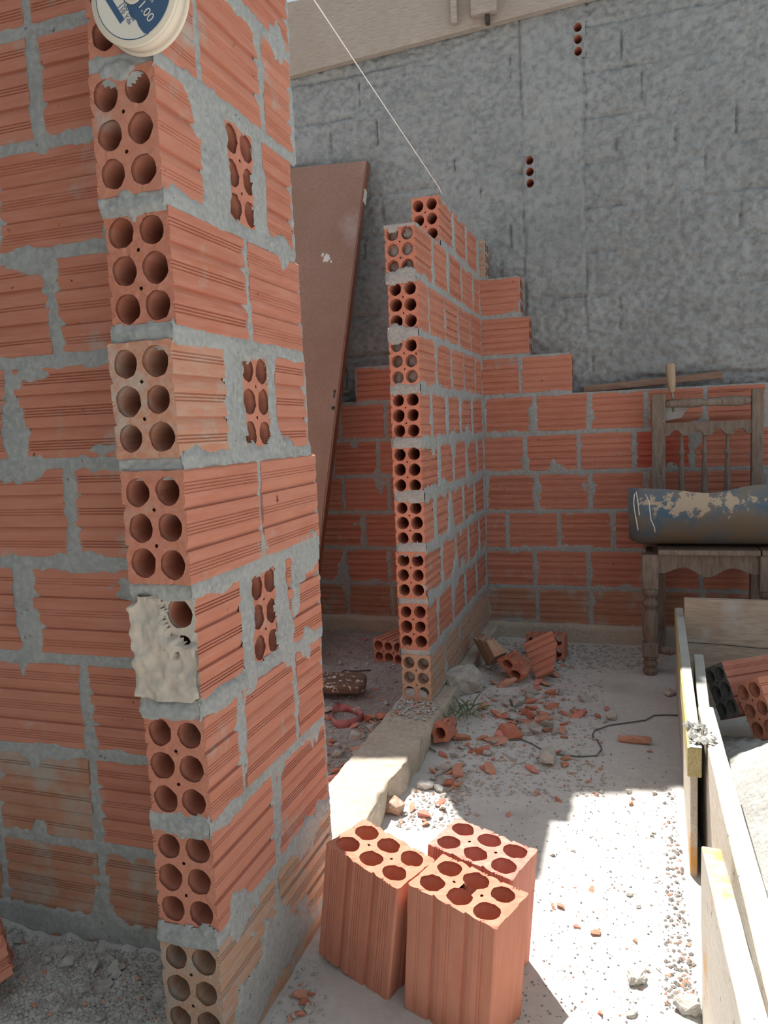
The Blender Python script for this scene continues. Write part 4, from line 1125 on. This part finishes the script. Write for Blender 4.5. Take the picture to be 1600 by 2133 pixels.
# two bricks lying on the heap's far edge
def posed(name, label, cat, me, c, X_, Y_, group=None, sc=1.0):
    Yb = Vector(Y_).normalized(); Xb = Vector(X_); Xb = (Xb-Yb*Xb.dot(Yb)).normalized(); Zb = Xb.cross(Yb)
    o = bpy.data.objects.new(name, me); COL.objects.link(o); M = Matrix((Xb, Yb, Zb)).transposed().to_4x4(); M.translation = c
    o.matrix_world = M @ Matrix.Diagonal((sc, sc, sc, 1)); tag(o, label, cat, group); return o
def settle(o, sink=.002):
    M = o.matrix_basis; zs_ = [(M @ v.co) for v in o.data.vertices]; lo = min(zs_, key=lambda p: p.z)
    o.location.z += fz(lo.x, lo.y)-sink-lo.z; return o
def brick_by_end(label, u, v, y, Ydir, Xdir, me, L_, sc=1.0, name='loose_brick'):
    c = at(u, v, 'y', y); Yn = Vector(Ydir).normalized()
    return posed(name, label, 'brick', me, c+Yn*(L_/2*sc), Xdir, Ydir, None, sc)
brick_by_end('hollow brick with cement-grey end lying beyond the heap', 1502, 1440, .04, (.84, .54, .02), (.45, -.72, .50),
             brick_mesh(.19, 4, True, [M_brick, M_brick_wet], 1.0, endmat=1), .19)
brick_by_end('orange hollow brick leaning on the grey-ended one, by the heap', 1575, 1478, -.085, (.82, .57, .04), (.48, -.72, .48),
             brick_mesh(.19, 5, True, [M_brick_new], 1.0), .19, 1.04)

# ------------------------------------------------------------------ fragments, rubble and litter
def fragment(seed, length, planes, m_=None):
    """a piece of hollow brick cut by rough planes ((point), (normal)); keeps the side away from the normal"""
    me0 = brick_mesh(length, seed, True, [m_ or M_brick], 1.6, coarse=True)
    bm = bmesh.new(); bm.from_mesh(me0); bmesh.ops.remove_doubles(bm, verts=bm.verts, dist=1e-6)
    for (co, no) in planes:
        r_ = bmesh.ops.bisect_plane(bm, geom=list(bm.verts)+list(bm.edges)+list(bm.faces), plane_co=co, plane_no=no, clear_outer=True)
        ce = [e for e in r_['geom_cut'] if isinstance(e, bmesh.types.BMEdge)]
        if ce:
            try: bmesh.ops.triangle_fill(bm, edges=ce, use_beauty=True)
            except Exception: pass
        rr = random.Random(seed+len(planes))
        for v in bm.verts:
            if abs((v.co-Vector(co)).dot(Vector(no).normalized())) < 1e-5: v.co -= Vector(no).normalized()*rr.uniform(0, .007)
    bmesh.ops.recalc_face_normals(bm, faces=bm.faces)
    me = bpy.data.meshes.new('brick_fragment'); bm.to_mesh(me); bm.free(); me.materials.append(m_ or M_brick); return me
def fpos(u, v, lift=0):
    """floor point under a pixel"""
    p = at(u, v, 'z', FLOOR)
    for _ in range(4): p = at(u, v, 'z', fz(p.x, p.y)+lift)
    return p
c = fpos(1138, 1372, 0); ye = c.y
me = fragment(11, .12, [((0, .03, 0), (.25, 1, .1))], M_brick)
settle(posed('brick_fragment', 'broken brick lying with six bores facing out beside the footing ledge', 'brick', me, (c.x, c.y+.05, c.z+.049), (0, 0.10, 1), (.05, 1, -.08)))
c = fpos(808, 1378, 0); me = brick_mesh(.19, 6, True, [M_brick], 1.4)
settle(posed('loose_brick', 'hollow brick lying on the dark floor beyond the doorway', 'brick', me, (c.x+.035, c.y+.085, c.z+.047), (0, .05, 1), (.30, .95, 0)))
c = fpos(1075, 1422); me = fragment(12, .10, [((0, 0, .018), (.1, .2, 1)), ((0, .02, 0), (.4, 1, .2)), ((.02, 0, 0), (1, .3, -.2))])
settle(posed('brick_fragment', 'broken brick corner with one open bore beside the bored brick', 'brick', me, (c.x, c.y+.03, c.z+.05), (.75, .1, .6), (.25, 1, .2)))
c = fpos(1135, 1412); me = fragment(13, .11, [((-.018, 0, 0), (1, .1, 0)), ((0, .04, .0), (.2, 1, .5))])
settle(posed('brick_fragment', 'ribbed slab of broken brick leaning on the bored brick', 'brick', me, (c.x+.008, c.y+.03, c.z+.045), (.25, .75, -.62), (.9, .1, .45)))
c = fpos(1028, 1398); me = fragment(14, .12, [((.0, 0, 0), (1, .3, .2)), ((0, .03, 0), (0, 1, .4))], M_brick_pale)
settle(posed('brick_fragment', 'pale jagged brick shard lying against the partition rubble', 'brick', me, (c.x, c.y+.03, c.z+.045), (.5, .6, .6), (-.5, .3, .8)))
c = fpos(916, 1556); me = fragment(15, .10, [((0, 0, -.018), (0, .1, 1)), ((0, 0, 0), (1, .1, 0))])
settle(posed('brick_fragment', 'small brick tube fragment with round bore beside the footing strip', 'brick', me, (c.x+.018, c.y+.05, c.z+.052), (.8, -.1, .2), (.1, 1, -.1)))
c = fpos(8, 2090); me = fragment(16, .13, [((0, 0, .01), (.2, .2, 1)), ((0, .03, 0), (.3, 1, 0))], M_brick_new)
settle(posed('brick_fragment', 'orange brick fragment with bore lying under the left wall', 'brick', me, (c.x-.052, c.y+.02, c.z+.045), (.9, .2, .3), (.4, .9, .1)))
settle(lump('brick_fragment', fpos(1322, 1553)+Vector((0, .02, .02)), (.056, .017, .014), M_brick_dusty, 0, 'long flat brick bar lying near the yellow-edged batten', 'brick', amp=.12))

settle(lump('concrete_lump', fpos(958, 1455)+Vector((0, .05, .02)), (.048, .080, .052), M_lump, 21, 'large crumbly grey concrete lump against the partition wall', 'rubble', sub=4, amp=.35))
settle(lump('stone', fpos(1140, 1596)+Vector((0, .02, .016)), (.040, .026, .022), M_stone, 23, 'rounded tan stone lying alone on the dusty floor', 'stone', sub=3, amp=.3))
settle(lump('stone', fpos(1396, 1450)+Vector((0, .012, .006)), (.026, .018, .011), M_stone, 25, 'flat pale pebble near the chair leg', 'stone', sub=3, amp=.3))
settle(lump('mortar_clod', fpos(1433, 2112)+Vector((0, .01, .01)), (.022, .020, .014), M_lump, 27, 'rough grey mortar clod at foot of the front plank', 'mortar', sub=4, amp=.5))
settle(lump('mortar_clod', fpos(1325, 2050)+Vector((0, .01, .004)), (.020, .018, .008), M_lump, 28, 'mossy crumbly clod on the sunlit floor', 'mortar', sub=4, amp=.6))
settle(lump('plaster_chip', fpos(885, 1645)+Vector((0, .01, .008)), (.026, .018, .010), M_white, 29, 'bright white plaster chip in the sun beside footing strip', 'rubble', sub=2, amp=.4))
settle(lump('brick_fragment', fpos(812, 1700)+Vector((0, .02, .012)), (.028, .034, .022), M_brick_pale, 30, 'dusty brick lump leaning on the sunlit footing strip', 'brick', sub=2, amp=.4))

shards = {}
for kind, m_ in (('brick', M_brick), ('stone', M_stone), ('lump', M_lump)):
    shards[kind] = [hull(500+k*3+len(kind), *( (.024, .015, .009) if kind == 'brick' else (.017, .014, .010)), m_) for k in range(9)]
for k, me_ in enumerate(shards['brick']): me_.materials[0] = (M_brick, M_brick_dusty, M_brick_dusty, M_brick_pink)[k % 4]
WORD = {'brick': 'orange brick shard', 'stone': 'brownish stone', 'lump': 'grey mortar crumb'}
def scatter(n, pix, kinds, s_rng, name, label, cat, group, seed, spread=None):
    r_ = random.Random(seed); out = 0; tries = 0
    while out < n and tries < n*6:
        tries += 1
        (u0, u1, v0, v1) = pix; u = r_.uniform(u0, u1); v = r_.uniform(v0, v1)
        if spread:
            u = r_.gauss((u0+u1)/2, (u1-u0)/4); v = r_.gauss((v0+v1)/2, (v1-v0)/4)
        c = fpos(u, v); s_ = s_rng[0]+(s_rng[1]-s_rng[0])*r_.random()**2
        if -.125 < c.x < .07 and c.y > -.95: continue
        if c.x > .64 and c.y < .42: continue
        if c.y > .90: continue
        if XPL-.03 < c.x < XP+.02 and c.y < -.86: continue
        if c.x < XPL and -1.14 < c.y < -.9: continue
        kind = r_.choice(kinds); me = r_.choice(shards[kind])
        o = bpy.data.objects.new(name, me); COL.objects.link(o)
        o.scale = (s_*r_.uniform(.8, 1.3), s_*r_.uniform(.8, 1.2), s_*r_.uniform(.7, 1.2))
        o.rotation_euler = (r_.uniform(-.5, .5), r_.uniform(-.5, .5), r_.uniform(0, 6.3))
        big = s_ > s_rng[0]+.45*(s_rng[1]-s_rng[0])
        o.location = (c.x, c.y, c.z+.0055*s_)
        tag(o, ('larger ' if big else 'small ')+WORD[kind]+' '+label, cat, group+(', larger ' if big else ', small ')+kind); out += 1
B_, S_, L_k = 'brick', 'stone', 'lump'
scatter(125, (985, 1235, 1400, 1570), [B_, B_, L_k, B_, S_], (.5, 2.1), 'brick_shard', 'in the heap below the bored brick', 'rubble', 'shards of the heap below the bored brick', 601, True)
scatter(34, (890, 1030, 1540, 1650), [B_, L_k, S_], (.6, 1.5), 'rubble_shard', 'in the loose spill beside footing strip', 'rubble', 'shards beside the footing strip', 602)
scatter(44, (985, 1340, 1330, 1400), [L_k, S_, L_k], (.5, 1.3), 'mortar_shard', 'along the foot of footing ledge', 'rubble', 'mortar shards along the footing ledge', 603)
scatter(50, (680, 840, 1480, 1720), [B_, L_k, S_, B_], (.45, 1.7), 'litter_shard', 'on the earth just beyond the doorway', 'rubble', 'shards beyond the doorway', 604)
scatter(18, (680, 830, 1330, 1480), [B_, L_k], (.4, 1.0), 'litter_shard', 'by the lying brick beyond the doorway', 'rubble', 'shards far beyond the doorway', 608)
scatter(16, (960, 1400, 1560, 1700), [B_, S_], (.35, .8), 'floor_chip', 'lying on the shaded cement floor', 'rubble', 'chips on the shaded floor', 605)
scatter(26, (1130, 1440, 1720, 2120), [B_, L_k, S_, L_k], (.22, .6), 'floor_chip', 'lying on the sunlit cement floor', 'rubble', 'chips on the sunlit floor', 606)
scatter(34, (10, 330, 1960, 2130), [L_k, S_, L_k, L_k, L_k], (.35, 1.1), "rubble_lump", 'on the rubble bank below the left wall', 'rubble', 'lumps on the bank below the left wall', 607)
scatter(10, (470, 660, 2040, 2130), [B_, L_k, B_], (.4, .9), 'floor_chip', 'on shaded floor between pier and standing bricks', 'rubble', 'chips at the foot of the pier', 609)
scatter(14, (720, 960, 1650, 1720), [B_, L_k, S_], (.4, 1.1), 'sunlit_shard', 'in the sunlit spill behind the standing bricks', 'rubble', 'shards behind the standing bricks', 610)
# fine gravel and crumbs nobody could count
r_ = random.Random(77)
octa = [(1, 0, 0), (-1, 0, 0), (0, 1, 0), (0, -1, 0), (0, 0, 1), (0, 0, -1)]
of = [(0, 2, 4), (2, 1, 4), (1, 3, 4), (3, 0, 4), (2, 0, 5), (1, 2, 5), (3, 1, 5), (0, 3, 5)]
zones = [(1500, (975, 1345, 1305, 1395), (.0025, .010), 'fine grey gravel along the foot of the footing ledge'),
         (1500, (930, 1260, 1390, 1660), (.0018, .007), 'fine brick and mortar crumbs around the shard heap'),
         (700, (680, 840, 1310, 1720), (.002, .007), 'fine crumbs on the earth beyond the doorway'),
         (1100, (1000, 1450, 1560, 2130), (.0010, .0032), 'fine grit strewn on the cement floor'),
         (600, (720, 980, 1640, 1730), (.002, .006), 'sunlit crumbs behind the standing bricks'),
         (2600, (0, 360, 1930, 2133), (.0018, .0065), 'rough grey gravel of the bank below the left wall'),
         (260, (440, 680, 1960, 2133), (.0015, .005), 'fine crumbs at the foot of the pier'),
         (500, (1385, 1460, 1640, 2100), (.002, .006), 'mortar crumbs along the foot of the planks')]
for n, (u0, u1, v0, v1), sr, lab in zones:
    q = MB(); pale = 'bank' in lab or 'ledge' in lab
    for _ in range(n):
        u = r_.uniform(u0, u1); v = r_.uniform(v0, v1); s_ = sr[0]+(sr[1]-sr[0])*r_.random()**2
        c = fpos(u, v)
        if -.11 < c.x < .06 and c.y > -.95: continue
        if (c.x > .66 and c.y < .42) or c.y > .90: continue
        if XPL-.012 < c.x < XP+.008 and c.y < -.87: continue
        if c.x < XPL and -1.125 < c.y < -1.0: continue
        q.add([(c.x+a*s_*r_.uniform(.6, 1.2), c.y+b*s_*r_.uniform(.6, 1.2), c.z+s_*.25+d*s_*r_.uniform(.4, .9)) for a, b, d in octa], of, 1 if r_.random() < (.04 if pale else .18) else 0)
    o = q.build('gravel', [M_grit if 'grit' in lab or 'planks' in lab else M_lump, M_brick_dusty]); tag(o, lab, 'gravel', kind='stuff')
# crumbs on the partition foot and sill
q = MB()
for _ in range(420):
    x = r_.uniform(-.10, .03); y = -abs(r_.gauss(0, .07))-.004; s_ = .0015+.006*r_.random()**2
    if y < -.25: continue
    q.add([(x+a*s_*r_.uniform(.6, 1.2), y+b*s_*r_.uniform(.6, 1.2), .0+s_*.3+d*s_*r_.uniform(.4, .9)) for a, b, d in octa], of, 1 if r_.random() < .08 else 0)
o = q.build('gravel', [M_lump, M_brick]); tag(o, 'crumbs heaped on the footing strip below the partition end', 'gravel', kind='stuff')
# ------------------------------------------------------------------ litter beyond the doorway
c = fpos(705, 1468); q = MB()
poly = [(-.13, -.05), (.05, -.06), (.075, -.045), (.08, .03), (.06, .055), (-.13, .06)]
q.prism(poly, 0, .03, Matrix.Rotation(math.pi/2, 4, 'X')); o = q.build('slab', M_slab, bevel=.008)
o.location = (c.x-.01, c.y+.07, c.z+.034); o.rotation_euler = (.12, .03, .2); tag(o, 'dark rounded slab speckled with white flecks beyond the doorway', 'slab')
q = MB(); pts = [(690, 1498), (693, 1480), (703, 1472), (722, 1476), (745, 1484), (756, 1492), (740, 1502), (722, 1508), (705, 1510), (692, 1504)]
P = [fpos(u, v, .012) for u, v in pts]; vs_ = []
for i, p in enumerate(P):
    vs_ += [p+Vector((0, 0, -.013)), p+Vector((0, .003, .011)), p+Vector((.0015, .0045, .011)), p+Vector((.0015, .0015, -.013))]
n = len(P); q.add(vs_, [(4*i+k, 4*((i+1) % n)+k, 4*((i+1) % n)+(k+1) % 4, 4*i+(k+1) % 4) for i in range(n) for k in range(4)], 0, True)
o = q.build('plastic_strap', M_red); tag(o, 'faded red plastic strap looped on the earth beyond the doorway', 'strap')
q = MB(); q.tube([fpos(u, v, .004) for u, v in ((672, 1412), (690, 1408), (706, 1404), (718, 1396), (735, 1398), (755, 1397), (772, 1396))], .0022, 6)
o = q.build('dark_wire', M_dark); tag(o, 'dark bent wire on the earth beyond the doorway', 'wire')
q = MB(); q.tube([fpos(683, 1624, .008), fpos(705, 1618, .010), fpos(728, 1610, .008)], [.010, .009, .006], 7); o = q.build('wood_splinter', M_brick_pink)
tag(o, 'reddish split stick lying beside the footing strip', 'stick')
q = MB(); q.tube([fpos(932, 1648, .004), fpos(955, 1630, .005), fpos(979, 1608, .012)], .0028, 6); o = q.build('dry_stick', M_stick); tag(o, 'thin straight dry stick on the floor near the partition', 'stick')
q = MB(); q.tube([fpos(u, v, .003) for u, v in ((1060, 1542), (1085, 1540), (1108, 1549), (1130, 1562), (1165, 1572), (1210, 1576), (1243, 1574), (1254, 1560), (1246, 1544), (1234, 1533), (1238, 1522), (1268, 1511), (1310, 1505), (1345, 1500), (1362, 1490), (1390, 1489), (1416, 1490))], .0018, 6)
o = q.build('tie_wire', M_cable); tag(o, 'thin grey wire curling across the dusty floor', 'wire')
q = MB(); q.tube([fpos(u, v, .006) for u, v in ((908, 1566), (890, 1555), (880, 1546), (878, 1538), (884, 1532))], .0022, 6)
o = q.build('tie_wire', M_cable); tag(o, 'short wire end bent beside the footing strip', 'wire')
# weed at the foot of the partition
c = fpos(958, 1500); wd = empty('weed', c, 'small drooping green weed at the foot of partition', 'plant')
r_ = random.Random(5)
for k in range(26):
    a = r_.uniform(0, 6.28); L_ = r_.uniform(.04, .11); b0 = Vector((r_.uniform(-.04, .05), r_.uniform(-.05, .05), 0)); dv = Vector((math.cos(a), math.sin(a), 0)); q = MB()
    rise = r_.uniform(.012, .035); w_ = r_.uniform(.0018, .004); vs_ = []
    sd_ = Vector((-dv.y, dv.x, 0))
    for j in range(6):
        t_ = j/5; pc = c+b0+dv*L_*t_+Vector((0, 0, .012+rise*math.sin(t_*2.6))); ww = w_*math.sin(math.pi*(.12+.85*t_))
        vs_ += [pc-sd_*ww, pc+sd_*ww]
    q.add(vs_, [(2*j, 2*j+1, 2*j+3, 2*j+2) for j in range(5)], 0, True); o = q.build('leaf', M_weed); localise(o, wd)
